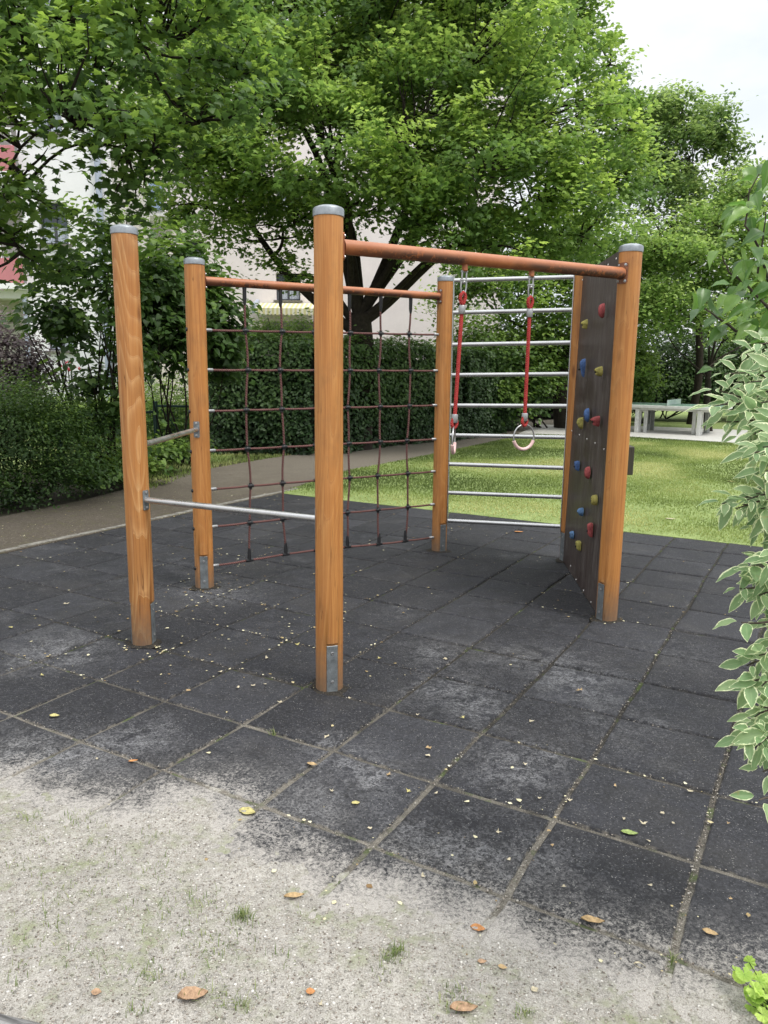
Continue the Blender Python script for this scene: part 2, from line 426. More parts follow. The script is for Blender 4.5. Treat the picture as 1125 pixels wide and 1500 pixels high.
DP = [(gp(p[0], p[1]).x, gp(p[0], p[1]).y, (gp(p[0]+p[2], p[1])-gp(p[0], p[1])).length, p[3]) for p in dust_px]
def dust(x, y):
    t = 0
    for a, b, r, s in DP: t = t + s*np.exp(-((x-a)**2+((y-b)*.9)**2)/(2*(r*.75)**2))
    return np.clip(t, 0, 1.2)
V = []; Fq = []; A_s = []; A_d = []; A_e = []; nv = 0; A_r = []
NS = 10
prof = np.array([0, .012, .03] + list(np.linspace(.1, .9, NS-5)) + [.97, .988, 1.0]); nn = len(prof)
for i in range(-1, 12):
    for j in range(-11, 3):
        g0 = .0035+.0050*rng.random(4)
        cj = lambda i, j: grid_pt(i, j)+np.array([_h(i, j, 3)-.5, _h(i, j, 4)-.5])*.012
        c00, c10, c01, c11 = cj(i, j), cj(i+1, j), cj(i, j+1), cj(i+1, j+1)
        u, v = np.meshgrid(prof, prof, indexing='ij')
        uu = g0[0]*2+u*(1-g0[0]*2-g0[1]*2); vv = g0[2]*2.0+v*(1-g0[2]*2-g0[3]*2)
        P = (c00[None, None]*((1-uu)*(1-vv))[..., None]+c10[None, None]*(uu*(1-vv))[..., None]+c01[None, None]*((1-uu)*vv)[..., None]+c11[None, None]*(uu*vv)[..., None])
        e = np.minimum(np.minimum(u, 1-u), np.minimum(v, 1-v))
        z = np.where(e < .005, -.028, np.where(e < .02, -.0035, 0.0))
        tl = (rng.random(3)-.5)*np.array([.008, .008, .005])
        z = z+tl[0]*(u-.5)+tl[1]*(v-.5)+tl[2]+.004*fbm(P[..., 0]*3, P[..., 1]*3, 9, 3) - .004*np.exp(-((u-.5)**2+(v-.5)**2)*8)
        wv = .011*fbm(P[..., 0]*5, P[..., 1]*5, 12, 3); wv2 = .009*fbm(P[..., 0]*6, P[..., 1]*6, 14, 3)
        P = P+np.stack([wv, wv2], -1)+(_h(i, j, 8)-.5)*.006
        V.append(np.concatenate([P, z[..., None]], -1).reshape(-1, 3))
        a = np.arange(nn*nn).reshape(nn, nn)+nv
        Fq.append(np.stack([a[:-1, :-1], a[:-1, 1:], a[1:, 1:], a[1:, :-1]], -1).reshape(-1, 4)[:, ::-1]); nv += nn*nn
        A_s.append(sdist(P[..., 0], P[..., 1]).ravel()); A_d.append(dust(P[..., 0], P[..., 1]).ravel()); A_r.append(np.full(nn*nn, rng.random()))
        A_e.append(e.ravel())

def m_rubber():
    m, nt = mat('black_rubber_granulate'); N = NT(nt); P = N.pos()
    s = N.attr('sand'); d = N.attr('dust'); tr = N.attr('tone'); e = N.attr('edge')
    g1 = N.noise(P, 420, 2, .7); g2 = N.noise(P, 78, 5, .82, .6); g3 = N.noise(P, 7, 5, .65); g4 = N.noise(P, 26, 4, .7); g5 = N.noise(P, 2.1, 3, .6)
    base = N.mix(N.rng(g3, .3, .7), c4(.011, .0115, .014), c4(.033, .034, .041))
    base = N.mix(N.rng(tr, .2, 1, 0, .7), base, c4(.014, .014, .017)); base = N.mix(N.rng(tr, .0, .35, .22, 0), base, c4(.075, .076, .085))
    base = N.mix(N.rng(g2, .52, .68, 0, .7), base, c4(.095, .096, .108))
    base = N.mix(N.rng(g2, .36, .47, .75, 0), base, c4(.005, .005, .006))
    base = N.mix(N.rng(g1, .3, .5, .55, 0), base, c4(.006, .006, .008))
    base = N.mix(N.math('MULTIPLY', N.rng(N.noise(P, 1.3, 5, .7), .5, .72), .22), base, c4(.085, .078, .068))
    # pale mineral grains lodged in the pores
    vo = N.n('TexVoronoi', feature='F1'); N.put(vo.inputs['Vector'], P); vo.inputs['Scale'].default_value = 95
    dots = N.math('MULTIPLY', N.rng(vo.outputs['Distance'], .08, .26, 1, 0), N.rng(g4, .44, .62))
    base = N.mix(N.math('MULTIPLY', dots, .7), base, c4(.45, .44, .42))
    # chalky scuffs
    dd = N.math('MULTIPLY', N.math('ADD', d, N.rng(g5, .58, .8, 0, .35)), N.rng(N.noise(P, 11, 5, .75, 1.2), .40, .60))
    pores = N.rng(g2, .42, .56)
    base = N.mix(N.math('MULTIPLY', N.math('MULTIPLY', dd, pores), .85, True), base, c4(.34, .34, .35))
    # sand creeping over the tiles
    t = N.math('ADD', s, N.math('MULTIPLY', N.math('SUBTRACT', g3, .5), .42))
    t = N.math('ADD', t, N.math('MULTIPLY', N.math('SUBTRACT', g2, .5), .85))
    t = N.math('ADD', t, N.math('MULTIPLY', N.math('SUBTRACT', g4, .5), .22))
    film = N.math('MULTIPLY', N.rng(N.math('ADD', s, N.math('MULTIPLY', N.math('SUBTRACT', g3, .5), .8)), -.42, .05), N.rng(g2, .44, .56, .05, .9))
    base = N.mix(N.math('MULTIPLY', film, .62), base, c4(.26, .25, .235))
    k = N.rng(t, -.16, .08)
    sandc = N.mix(N.rng(g1, .3, .7), c4(.21, .195, .175), c4(.54, .51, .47))
    base = N.mix(k, base, sandc)
    # debris along the edges of each tile
    ed = N.math('MULTIPLY', N.rng(e, .004, .022, 1, 0), N.rng(g4, .46, .60))
    base = N.mix(N.math('MULTIPLY', ed, N.rng(s, -1.6, -.1, .10, .85)), base, c4(.27, .24, .19))
    h = N.math('ADD', N.math('MULTIPLY', g2, 1.0), N.math('MULTIPLY', g1, .5))
    N.out(base, N.rng(g3, .3, .7, .62, .85), 0, h, .75, .006, .35); return m
M_rubber = m_rubber()
ox = grid_pt(5, -2)
mesh_obj('rubber_tile_ground', np.concatenate(V), np.concatenate(Fq), M_rubber, loc=(ox[0], ox[1], 0), attrs={'sand': np.concatenate(A_s), 'dust': np.concatenate(A_d), 'tone': np.concatenate(A_r), 'edge': np.concatenate(A_e)}, smooth=180)['kind'] = 'structure'

def m_soil(name, dark, mid, light, sc=1.0, green=None, far=None):
    m, nt = mat(name); N = NT(nt); P = N.pos()
    g1 = N.noise(P, 260*sc, 3, .7); g2 = N.noise(P, 45*sc, 5, .75); g3 = N.noise(P, 3.2, 5, .65); g4 = N.noise(P, 12, 4, .7)
    c = N.ramp(N.math('ADD', N.math('MULTIPLY', g1, .6), N.math('MULTIPLY', g2, .4)), [(.32, dark), (.5, mid), (.68, light)])
    c = N.mix(N.rng(g3, .35, .68, 0, .45), c, c4(*[x*.6 for x in mid]))
    vo = N.n('TexVoronoi', feature='F1'); N.put(vo.inputs['Vector'], P); vo.inputs['Scale'].default_value = 75*sc
    pe = N.rng(vo.outputs['Distance'], .18, .34, 1, 0)
    vc = N.n('SeparateColor'); N.put(vc.inputs[0], vo.outputs['Color'])
    c = N.mix(N.math('MULTIPLY', pe, N.rng(vc.outputs[0], .45, .9, 0, .75)), c, c4(*[min(1, x*1.35) for x in light]))
    c = N.mix(N.math('MULTIPLY', pe, N.rng(vc.outputs[1], .6, .9, 0, .6)), c, c4(*[x*.5 for x in dark]))
    if green: c = N.mix(N.math('MULTIPLY', N.rng(g4, .48, .66), N.rng(g3, .42, .6)), c, c4(*green))
    if far:
        sy = N.n('SeparateXYZ'); N.put(sy.inputs[0], P); fm = N.math('ADD', sy.outputs[1], N.math('MULTIPLY', N.math('SUBTRACT', g3, .5), 5)); c = N.mix(N.rng(fm, 9, 13, 0, 1), c, N.mix(N.rng(g2, .35, .65), c4(*[x*.7 for x in far]), c4(*far)))
    h = N.math('ADD', N.math('MULTIPLY', g2, 1.0), N.math('ADD', N.math('MULTIPLY', g1, .5), N.math('MULTIPLY', pe, .5)))
    N.out(c, .92, 0, h, .9, .01, .2); return m
M_sand = m_soil('pale_sand_gravel', (.13, .12, .105), (.365, .344, .308), (.62, .595, .555), .8, (.25, .265, .165))
M_path = m_soil('grey_dirt_path', (.04, .033, .025), (.095, .08, .063), (.20, .175, .145), .55, (.10, .095, .05), (.21, .185, .15))
M_soil = m_soil('dark_soil', (.03, .026, .018), (.055, .048, .033), (.09, .08, .06), .6, (.05, .07, .025))
M_joint = m_soil('joint_dirt', (.02, .018, .015), (.05, .045, .038), (.12, .11, .095), 1.3, (.06, .08, .03))
M_lawn = m_soil('lawn_soil', (.13, .17, .06), (.235, .30, .105), (.35, .41, .17), .5, (.15, .22, .06))

def sheet(name, x0, x1, y0, y1, step, zf, mat_, attrs=None):
    xs = np.arange(x0, x1+step*.5, step); ys = np.arange(y0, y1+step*.5, step)
    X, Y = np.meshgrid(xs, ys, indexing='ij'); Z = zf(X, Y)
    a = np.arange(X.size).reshape(X.shape)
    F = np.stack([a[:-1, :-1], a[1:, :-1], a[1:, 1:], a[:-1, 1:]], -1).reshape(-1, 4)
    at_ = {k: f(X, Y).ravel() for k, f in attrs.items()} if attrs else None
    o = mesh_obj(name, np.stack([X, Y, Z], -1).reshape(-1, 3), F, mat_, loc=((x0+x1)/2, (y0+y1)/2, 0), attrs=at_, smooth=180); o['kind'] = 'structure'; return o
# soil to the horizon
g = MB(); g.v = [Vector((-400, -100, -.05)), Vector((400, -100, -.05)), Vector((400, 900, -.05)), Vector((-400, 900, -.05))]; g.f = [(0, 1, 2, 3)]
g.build('ground', M_soil, loc=(0, 0, -.05))['kind'] = 'structure'
# filling of the joints between the tiles (just under the tile tops)
def rect_ij(i0, i1, j0, j1): return [tuple(grid_pt(*p)) for p in ((i0, j0), (i1, j0), (i1, j1), (i0, j1))]
jz = lambda X, Y: -.014 + .006*np.clip((sdist(X, Y)+1.7)/1.7, 0, 1) + .002*fbm(X*9, Y*9, 2, 2)
def ijsheet(name, i0, i1, j0, j1, step, zf, mat_):
    xs = np.arange(i0, i1+1e-6, step/.5); ys = np.arange(j0, j1+1e-6, step/.5)
    I, J = np.meshgrid(xs, ys, indexing='ij'); X = OX+.5*I*DI[0]+.5*J*DJ[0]; Y = OY+.5*I*DI[1]+.5*J*DJ[1]
    a = np.arange(X.size).reshape(X.shape); F = np.stack([a[:-1, :-1], a[:-1, 1:], a[1:, 1:], a[1:, :-1]], -1).reshape(-1, 4)
    o = mesh_obj(name, np.stack([X, Y, zf(X, Y)], -1).reshape(-1, 3), F, mat_, loc=(X.mean(), Y.mean(), 0), smooth=180); o['kind'] = 'structure'; return o
mj, nt = mat('joint_filling'); N = NT(nt); P = N.pos(); g1 = N.noise(P, 200, 4, .7); g2 = N.noise(P, 5, 5, .7)
sx = N.attr('sand')
cj_ = N.ramp(g1, [(.3, (.012, .012, .012)), (.5, (.035, .032, .028)), (.72, (.13, .12, .10))])
cl_ = N.ramp(g1, [(.3, (.09, .08, .065)), (.55, (.25, .23, .195)), (.75, (.42, .39, .34))])
fac = N.math('MULTIPLY', N.rng(N.math('ADD', sx, N.math('MULTIPLY', N.math('SUBTRACT', g2, .5), 4.2)), -1.5, .1), .9)
cc_ = N.mix(fac, cj_, cl_)
cc_ = N.mix(N.math('MULTIPLY', N.rng(N.noise(P, 9, 3), .56, .66), .7), cc_, c4(.07, .10, .03))
N.out(cc_, .95, 0, g1, .8, .008, .2)
o = ijsheet('joint_ground', -1, 12, -11, 3, .025, jz, mj)
me = o.data; co = np.empty(len(me.vertices)*3, np.float32); me.vertices.foreach_get('co', co); co = co.reshape(-1, 3)
a = me.attributes.new('sand', 'FLOAT', 'POINT'); a.data.foreach_set('value', sdist(co[:, 0]+o.location.x, co[:, 1]+o.location.y).astype(np.float32))
# sand and gravel in front
def sandz(X, Y):
    s = sdist(X, Y)-.04+.05*fbm(X*4, Y*4, 21, 3)+.10*fbm(X*17, Y*17, 22, 3)+.09*fbm(X*47, Y*47, 24, 2)
    return np.clip(s*.07, -.045, .016)-.002 + .016*fbm(X*3.0, Y*3.0, 31, 3)*np.clip(s*3, 0, 1) + .004*fbm(X*30, Y*30, 33, 3)
sheet('sand_ground', -3.2, 2.6, .35, 3.3, .011, sandz, M_sand)
xs = np.array([-30, -3.2]); 
g = MB(); g.poly([(-30, -12), (30, -12), (30, .42), (-30, .42)], -.04, -.004); g.poly([(-30, .42), (-3.15, .42), (-3.15, 2.6), (-30, 3.5)], -.04, -.006)
g.build('gravel_ground', M_sand, smooth=None)['kind'] = 'structure'
# path, kerb, lawn, slab
cA = grid_pt(12, -11); cB = grid_pt(-1, -11); cD = grid_pt(12, 3)
def G2(x, y): p = gp(x, y); return (p.x, p.y)
left_far = [G2(-60, 775), G2(0, 757), G2(120, 733), G2(200, 712), G2(285, 690), G2(400, 670), G2(500, 655), G2(640, 635), G2(740, 622), G2(840, 611)]
right_near = [G2(850, 628), G2(750, 641), G2(650, 662), G2(500, 691), G2(425, 716)]
pth = [(cB[0]-1.2, cB[1]-2.2), (-9, 2.5)] + left_far + right_near + [tuple(cA+DI*.02-DJ*.0)] + [tuple(cB)]
g = MB(); g.poly(pth, -.045, .0); g.build('path', M_path, loc=(-2, 9, 0), smooth=None)['kind'] = 'structure'
lawn_poly = [tuple(cA+DI*.01), tuple(cD+DI*.01), tuple(grid_pt(12, 12)), (16, 5), (40, 14), (40, 60), (12, 60), G2(850, 612)] + right_near
g = MB(); g.poly(lawn_poly, -.044, -.004); g.build('lawn', M_lawn, loc=(6, 14, 0), smooth=None)['kind'] = 'structure'
gd = MB(); gd.poly([(-9, 10.5), (-4.4, 13.0), (-2.9, 13.6), (-2.9, 40), (-30, 40), (-30, 12)], -.046, -.008); gd.build('garden_ground', M_lawn, loc=(-7, 18, 0), smooth=None)['kind'] = 'structure'
g = MB(); g.poly(rect_ij(-3.2, 12, 3.02, 12), -.043, -.003); g.build('planting_soil', M_soil, loc=(5, 3, 0), smooth=None)['kind'] = 'structure'
M_kerb = m_plain('kerb_stone', (.22, .21, .185), .9, 0, .5, 14, .7, .2)
g = MB()
for k in range(26):
    p0 = cB-DI*1.6+DI*(k*.33)-DJ*.075; q = p0+DI*.322; c = (p0+q)/2
    g.box((c[0]+random.uniform(-.006, .006), c[1], -.03+random.uniform(-.004, .004)), (*DI, 0), (*DJ, 0), (0, 0, 1), .161, .035, .036, .006)
g.build('kerb', M_kerb, loc=(-3, 7, 0), smooth=None)['kind'] = 'structure'
M_conc = m_plain('concrete_slab', (.50, .49, .46), .85, 0, .12, 6, .3, .3)
sl = [G2(760, 636), G2(923, 640.5), G2(1091, 650.5), G2(1200, 657), G2(1200, 633), G2(1085, 631), G2(950, 625.5), G2(790, 623)]
g = MB(); g.poly(sl, -.04, .022); g.build('concrete_path', M_conc, loc=(8, 20, 0), smooth=None)['kind'] = 'structure'

# ------------------------------------------------------------------ gravel, blades and litter
def scatter_mesh(name, P, size, shape, mat_, tint, kind='stuff', label=None, cat=None, flat=1.0, loc=None):
    n = len(P)
    if shape == 'stone':
        SV = np.array([(1, 0, 0), (-1, 0, 0), (0, 1, 0), (0, -1, 0), (0, 0, .7), (0, 0, -.7)], float)
        SF = np.array([(0, 2, 4), (2, 1, 4), (1, 3, 4), (3, 0, 4), (2, 0, 5), (1, 2, 5), (3, 1, 5), (0, 3, 5)])
    else:
        SV = np.array([(-.5, -.9, 0), (.5, -.5, .12), (.75, .5, -.05), (0, 1, .2), (-.6, .4, .05)], float); SF = np.array([(0, 1, 2), (0, 2, 3), (0, 3, 4)])
    k = len(SV); a = rng.random(n)*6.283; ca, sa = np.cos(a), np.sin(a)
    jit = 1+.5*(rng.random((n, k, 3))-.5)
    L = SV[None]*jit*size[:, None, None]*np.array([1, 1, flat])
    L = L*np.stack([.7+.6*rng.random(n), np.ones(n), np.ones(n)], 1)[:, None, :]
    X = L[..., 0]*ca[:, None]-L[..., 1]*sa[:, None]; Y = L[..., 0]*sa[:, None]+L[..., 1]*ca[:, None]
    V = np.stack([X, Y, L[..., 2]], -1)+P[:, None, :]
    F = (SF[None]+(np.arange(n)*k)[:, None, None]).reshape(-1, 3)
    o = mesh_obj(name, V.reshape(-1, 3), F, mat_, loc=loc if loc is not None else tuple(P.mean(0)), attrs={'shade': np.repeat(tint, k)})
    return tag(o, label, cat, None, kind)
def m_tint(name, stops, rough=.8):
    m, nt = mat(name); N = NT(nt)
    c = N.ramp(N.attr('shade'), stops); c = N.mix(N.rng(N.noise(N.pos(), 120, 3), .3, .7, 0, .3), c, c4(.12, .09, .06)); N.out(c, rough, 0, None, spec=.25); return m
M_stone = m_tint('pebble', [(0, (.12, .10, .085)), (.4, (.33, .29, .25)), (.75, (.50, .47, .42)), (1, (.62, .60, .55))])
n = 105000; X = rng.uniform(-2.3, 2.0, n); Y = .9+2.2*rng.random(n)**.9
s = sdist(X, Y)+.25*(rng.random(n)-.5)-.08; k = s > 0; X, Y = X[k], Y[k]
Z = sandz(X, Y)+.001
scatter_mesh('gravel', np.stack([X, Y, Z], 1), .0012+.0030*rng.random(len(X))**2.6, 'stone', M_stone, np.clip(rng.normal(.5, .25, len(X)), 0, 1), label='loose pale gravel and grit covering the sandy foreground', cat='gravel')

def blades(name, P, h, w, mat_, shade, label, cat, lean=.5):
    n = len(P); a = rng.random(n)*6.283; d = np.stack([np.cos(a), np.sin(a), 0*a], 1); s = np.stack([-np.sin(a), np.cos(a), 0*a], 1)
    ln = lean*rng.random(n); h = h[:, None]; w = w[:, None]; ln = ln[:, None]
    p0 = P-s*w; p1 = P+s*w; m0 = P+d*h*ln*.35+UP*h*.55; m1 = m0+s*w*.8; m0 = m0-s*w*.8; t = P+d*h*ln*1.2+UP*h*(1-.35*ln)
    V = np.stack([p0, p1, m0, m1, t], 1).reshape(-1, 3); b = (np.arange(n)*5)[:, None, None]
    F = (np.array([(0, 1, 3), (0, 3, 2), (2, 3, 4)])[None]+b).reshape(-1, 3)
    o = mesh_obj(name, V, F, mat_, loc=tuple(P.mean(0)), attrs={'shade': np.repeat(shade, 5)}); return tag(o, label, cat, None, 'stuff')
M_blade = m_leaf('grass_blade', (.085, .125, .035), (.23, .295, .09), (.46, .47, .21), .35, .25)
# lawn blades: dense near, sparser far
def inpoly(x, y, poly):
    r = np.zeros(x.shape, bool); n_ = len(poly)
    for k in range(n_):
        x0, y0 = poly[k]; x1, y1 = poly[(k+1) % n_]
        c = ((y0 > y) != (y1 > y)); xi = (x1-x0)*(y-y0)/(y1-y0+1e-12)+x0; r ^= c & (x < xi)
    return r
n = 420000; Y = 6.0+16.5*rng.random(n)**1.25; X = rng.uniform(-2.2, 11.5, n)
k = (X > (-.56*Y-.3)) & (X < .56*Y+.6) & inpoly(X, Y, lawn_poly) & ~inpoly(X, Y, sl); X, Y = X[k], Y[k]
q = (X-cA[0])*DI[0]+(Y-cA[1])*DI[1]     # distance from the mat's far edge
keep = rng.random(len(X)) < np.clip(.15+(q+.35*fbm(X*2, Y*2, 41, 3))*1.3, .04, 1)*(np.clip(.85+1.5*fbm(X*.8, Y*.8, 42, 3), .3, 1)); X, Y = X[keep], Y[keep]
sh = np.clip(.52+1.5*fbm(X*.45, Y*.45, 43, 4)+.35*(rng.random(len(X))-.5), 0, 1)
blades('grass', np.stack([X, Y, 0*X-.006], 1), .010+.020*rng.random(len(X))+.0009*Y, .0022+.00035*Y, M_blade, sh, 'short mown lawn with dry yellow patches behind the rubber mat', 'grass', .9)
# strip of grass and weeds between path and hedge, beyond the far left fence
n = 60000; Y = rng.uniform(9, 19, n); X = rng.uniform(-6.5, 2.2, n)
strip = [G2(170, 700), G2(225, 716), G2(300, 688), G2(400, 671), G2(500, 656), G2(640, 638), G2(640, 631), G2(450, 660), G2(310, 664), G2(215, 672), G2(150, 690)]
k = inpoly(X, Y, strip) | ((Y > 14) & (X < -3.1)); X, Y = X[k], Y[k]
blades('weed_grass', np.stack([X, Y, 0*X-.01], 1), .03+.05*rng.random(len(X)), .006+.002*rng.random(len(X)), M_blade, np.clip(.55+fbm(X, Y, 45, 3)+.3*(rng.random(len(X))-.5), 0, 1), 'thin grass strip growing between the dirt path and hedge', 'grass', .8)
# tufts in the sand
tp_ = [(110, 1200, 26, 30), (40, 1200, 18, 16), (30, 1270, 30, 14), (80, 1300, 30, 14), (70, 1340, 50, 16), (150, 1270, 36, 16), (80, 1360, 24, 14), (220, 1230, 20, 10), (225, 1280, 34, 20), (270, 1320, 34, 20), (300, 1330, 40, 22), (360, 1352, 16, 34), (355, 1350, 10, 20), (240, 1360, 40, 22), (330, 1390, 40, 24), (210, 1430, 46, 20), (220, 1440, 20, 16), (310, 1400, 34, 26), (575, 1405, 18, 34), (583, 1400, 10, 20), (340, 1470, 34, 16), (350, 1480, 16, 18), (660, 1475, 26, 22), (665, 1460, 30, 16), (200, 1490, 20, 14), (560, 1430, 20, 8), (770, 1495, 16, 14), (430, 1340, 14, 5), (40, 1390, 40, 12), (140, 1240, 30, 12), (130, 1320, 40, 16), (20, 1440, 30, 12), (120, 1410, 40, 14), (400, 1420, 40, 12), (985, 1405, 8, 12), (400, 1075, 5, 12), (60, 1235, 20, 8), (200, 1340, 46, 16), (290, 1450, 40, 16)]
PX = []; H = []
for (px, py, r, cnt) in tp_:
    for _ in range(int(cnt*2)):
        q = gp(px+random.gauss(0, r*.6), py+random.gauss(0, r*.35)); PX.append(q); H.append(random.uniform(.010, .034)*(1.35 if r < 20 else 1))
PX = np.array([tuple(p) for p in PX]); PX[:, 2] = np.where(sdist(PX[:, 0], PX[:, 1]) > -.1, sandz(PX[:, 0], PX[:, 1])-.003, -.01)
blades('weeds', PX, np.array(H), .0006+.0009*rng.random(len(PX)), m_leaf('weed_blade', (.07, .11, .03), (.16, .22, .07), (.33, .35, .17), .35, .25), rng.random(len(PX)), 'thin grass tufts sprouting from the sand in front', 'weeds', 1.1)
# bits of blossom and leaf lying about
M_lit = m_tint('dry_litter', [(0, (.20, .12, .05)), (.3, (.42, .33, .16)), (.6, (.60, .55, .34)), (1, (.72, .69, .50))])
pts = []
def many(n, x0, x1, y0, y1):
    for _ in range(n):
        p = gp(random.uniform(x0, x1), y0+(y1-y0)*random.random()); pts.append((p.x, p.y))
many(1500, -60, 420, 690, 790); many(400, 300, 1125, 640, 760); many(1100, -60, 1125, 735, 1000); many(260, 0, 1125, 1000, 1420); many(650, 200, 520, 780, 940); many(500, 0, 420, 700, 830); many(160, 240, 340, 840, 880); many(60, 180, 240, 935, 960); many(220, 540, 830, 770, 820); many(70, 455, 515, 1003, 1022); many(60, 865, 915, 900, 915); many(60, 620, 665, 800, 812); many(60, 285, 320, 855, 866)
pts = np.array(pts); k = ~inpoly(pts[:, 0], pts[:, 1], lawn_poly); pts = pts[k]; k = rng.random(len(pts)) < np.clip(.45+2.2*fbm(pts[:, 0]*1.7, pts[:, 1]*1.7, 71, 3), .05, 1); pts = pts[k]
ii = ((pts[:, 0]-OX)*DI[0]+(pts[:, 1]-OY)*DI[1])/.5; jj = ((pts[:, 0]-OX)*DJ[0]+(pts[:, 1]-OY)*DJ[1])/.5; on = (ii < 12) & (jj > -11) & (rng.random(len(ii)) < .42); wh = rng.random(len(ii)) < .5
ii = np.where(on & wh, np.round(ii)+rng.normal(0, .018, len(ii)), ii); jj = np.where(on & ~wh, np.round(jj)+rng.normal(0, .018, len(ii)), jj); pts = np.stack([OX+.5*ii*DI[0]+.5*jj*DJ[0], OY+.5*ii*DI[1]+.5*jj*DJ[1]], 1)
scatter_mesh('leaf_litter', np.column_stack([pts, np.full(len(pts), .004)]), .0025+.010*rng.random(len(pts))**3, 'flake', M_lit, rng.random(len(pts)), label='tiny pale blossom and leaf bits strewn over mat and path', cat='leaf litter')
# crumbs along the open joints
P2 = []
for _ in range(2600):
    jl = random.choice([-3, -2, -1, 0, 0, 1, 1, 1, 2, 2, 3]); i = random.uniform(-.4, 9)*random.random()**.5
    p = grid_pt(i, jl+random.gauss(0, .012)); P2.append((p[0], p[1], random.uniform(-.006, .004)))
for _ in range(1200):
    i = random.choice([0, 0, 0, 1, 2, 3]); p = grid_pt(i+random.gauss(0, .012), random.uniform(-7, 2)); P2.append((p[0], p[1], random.uniform(-.006, .004)))
P2 = np.array(P2)
scatter_mesh('grit', P2, .0012+.0035*rng.random(len(P2))**2.5, 'stone', M_stone, rng.random(len(P2))*.8, label='pale grit caught in the joints between rubber tiles', cat='grit')
# individual fallen leaves
def fallen(px, py, L, W, col, label, group=None, curl=.25, kind='oval', name='fallen_leaf'):
    p = gp(px, py); s = float(sdist(np.array([p.x]), np.array([p.y]))[0]); z = (float(sandz(np.array([p.x]), np.array([p.y]))[0]) if s > -.05 else 0)+.004
    sc = (gp(px+10, py)-gp(px, py)).length/10; L = L*sc; W = W*sc
    if kind == 'scrap':
        K = random.randint(7, 10); th0 = random.uniform(0, 6.3); V = [(p.x, p.y, z+.002)]; fold = random.uniform(0, 3.14)
        for k in range(K):
            a = th0+2*math.pi*k/K; r = random.choice([.35, .6, .9, 1.0])*random.uniform(.7, 1.1)*(L if k % 2 else W*1.1)*.5; x, y = math.cos(a)*r, math.sin(a)*r
            V.append((p.x+x, p.y+y, z+abs(x*math.cos(fold)+y*math.sin(fold))*random.uniform(.1, .7)))
        o = mesh_obj(name, V, [(0, 1+k, 1+(k+1) % K) for k in range(K)], col, loc=(p.x, p.y, z)); return tag(o, label, 'leaf', group)
    a = random.uniform(0, 6.28) if kind == 'scrap' else random.uniform(-.5, .5); nx = 7; V = []; F = []
    for i in range(nx+1):
        t = i/nx; w = W/2*math.sin(math.pi*min(.999, max(.001, t**.85)))**.8*(1+.15*random.uniform(-1, 1)*(2.5 if kind == 'scrap' else 1))
        for jx in (-1, -.5, 0, .5, 1):
            x = (t-.5)*L; y = jx*w; zz = curl*W*(abs(jx)**1.6)*.5*(1+.4*math.sin(5*t)) + .12*L*(t-.5)**2*curl*4+random.uniform(0, .03)*W
            V.append((p.x+x*math.cos(a)-y*math.sin(a), p.y+x*math.sin(a)+y*math.cos(a), z+zz))
    for i in range(nx):
        for jx in range(4):
            q = i*5+jx; F.append((q, q+5, q+6, q+1))
    o = mesh_obj(name, V, F, col, loc=(p.x, p.y, z), smooth=180); return tag(o, label, 'leaf', group)
def m_dry(n, c): return m_plain(n, c, .9, 0, .4, 90, .6, .1)
D_y, D_t, D_b, D_g, D_w, D_o = m_dry('yellow_leaf', (.48, .43, .19)), m_dry('tan_leaf', (.46, .33, .18)), m_dry('brown_leaf', (.42, .28, .18)), m_dry('green_leaf', (.30, .38, .14)), m_dry('pale_petal', (.52, .46, .33)), m_dry('orange_leaf', (.50, .24, .10))
for a in [(362, 1189, 26, 18, D_y, 'broad yellow leaf with brown spots at a joint of four tiles'), (431, 1317, 30, 12, D_t, 'curled tan leaf on the sand just below the mat edge'),
          (868, 1352, 34, 14, D_t, 'large curled tan leaf on the front row of rubber tiles'), (922, 1222, 25, 12, D_g, 'flat green leaf on the right side of the mat'),
          (521, 1178, 13, 9, D_y, 'small yellow green leaf lying on a scuffed tile'), (283, 1472, 44, 26, D_b, 'big faded brown leaf on sand at the bottom edge'),
          (679, 1486, 42, 20, D_b, 'big crumpled brown leaf on gravel at bottom centre'), (195, 1116, 14, 6, D_o, 'small orange leaf lying in a sandy joint on the left'),
          (937, 1415, 17, 12, D_w, 'oval whitish petal on the tile margin at lower right'), (783, 1455, 12, 10, D_w, 'small round whitish petal on the gravel'),
          (700, 1360, 22, 14, D_o, 'reddish brown leaf on gravel beside the tile edge'), (760, 780, 14, 6, D_o, 'orange leaf on the mat below the ladder bars'),
          (80, 1050, 15, 10, D_y, 'bright yellow leaf on the far left tiles'), (457, 1121, 16, 9, D_t, 'tan leaf caught in a joint below the front post'),
          (1040, 1368, 22, 12, D_t, 'pointed pale leaf at the lower right tile'), (706, 1415, 14, 9, D_b, 'small brown leaf on gravel right of bottom centre'),
          (736, 1420, 14, 8, D_t, 'small ochre leaf on gravel right of bottom centre'), (142, 1466, 16, 12, D_b, 'reddish brown leaf near the timber edge'), (455, 1462, 14, 12, D_o, 'pale orange leaf fragment on gravel at the bottom'),
          (1072, 706, 12, 5, D_y, 'yellow leaf lying on the lawn beside the shrub'), (1002, 700, 14, 4, D_y, 'yellow leaf lying in the middle of the lawn'), (982, 761, 15, 6, D_w, 'pale leaf on the lawn near the mat edge')]:
    fallen(*a, curl=.5 if a[2] > 28 else .25)
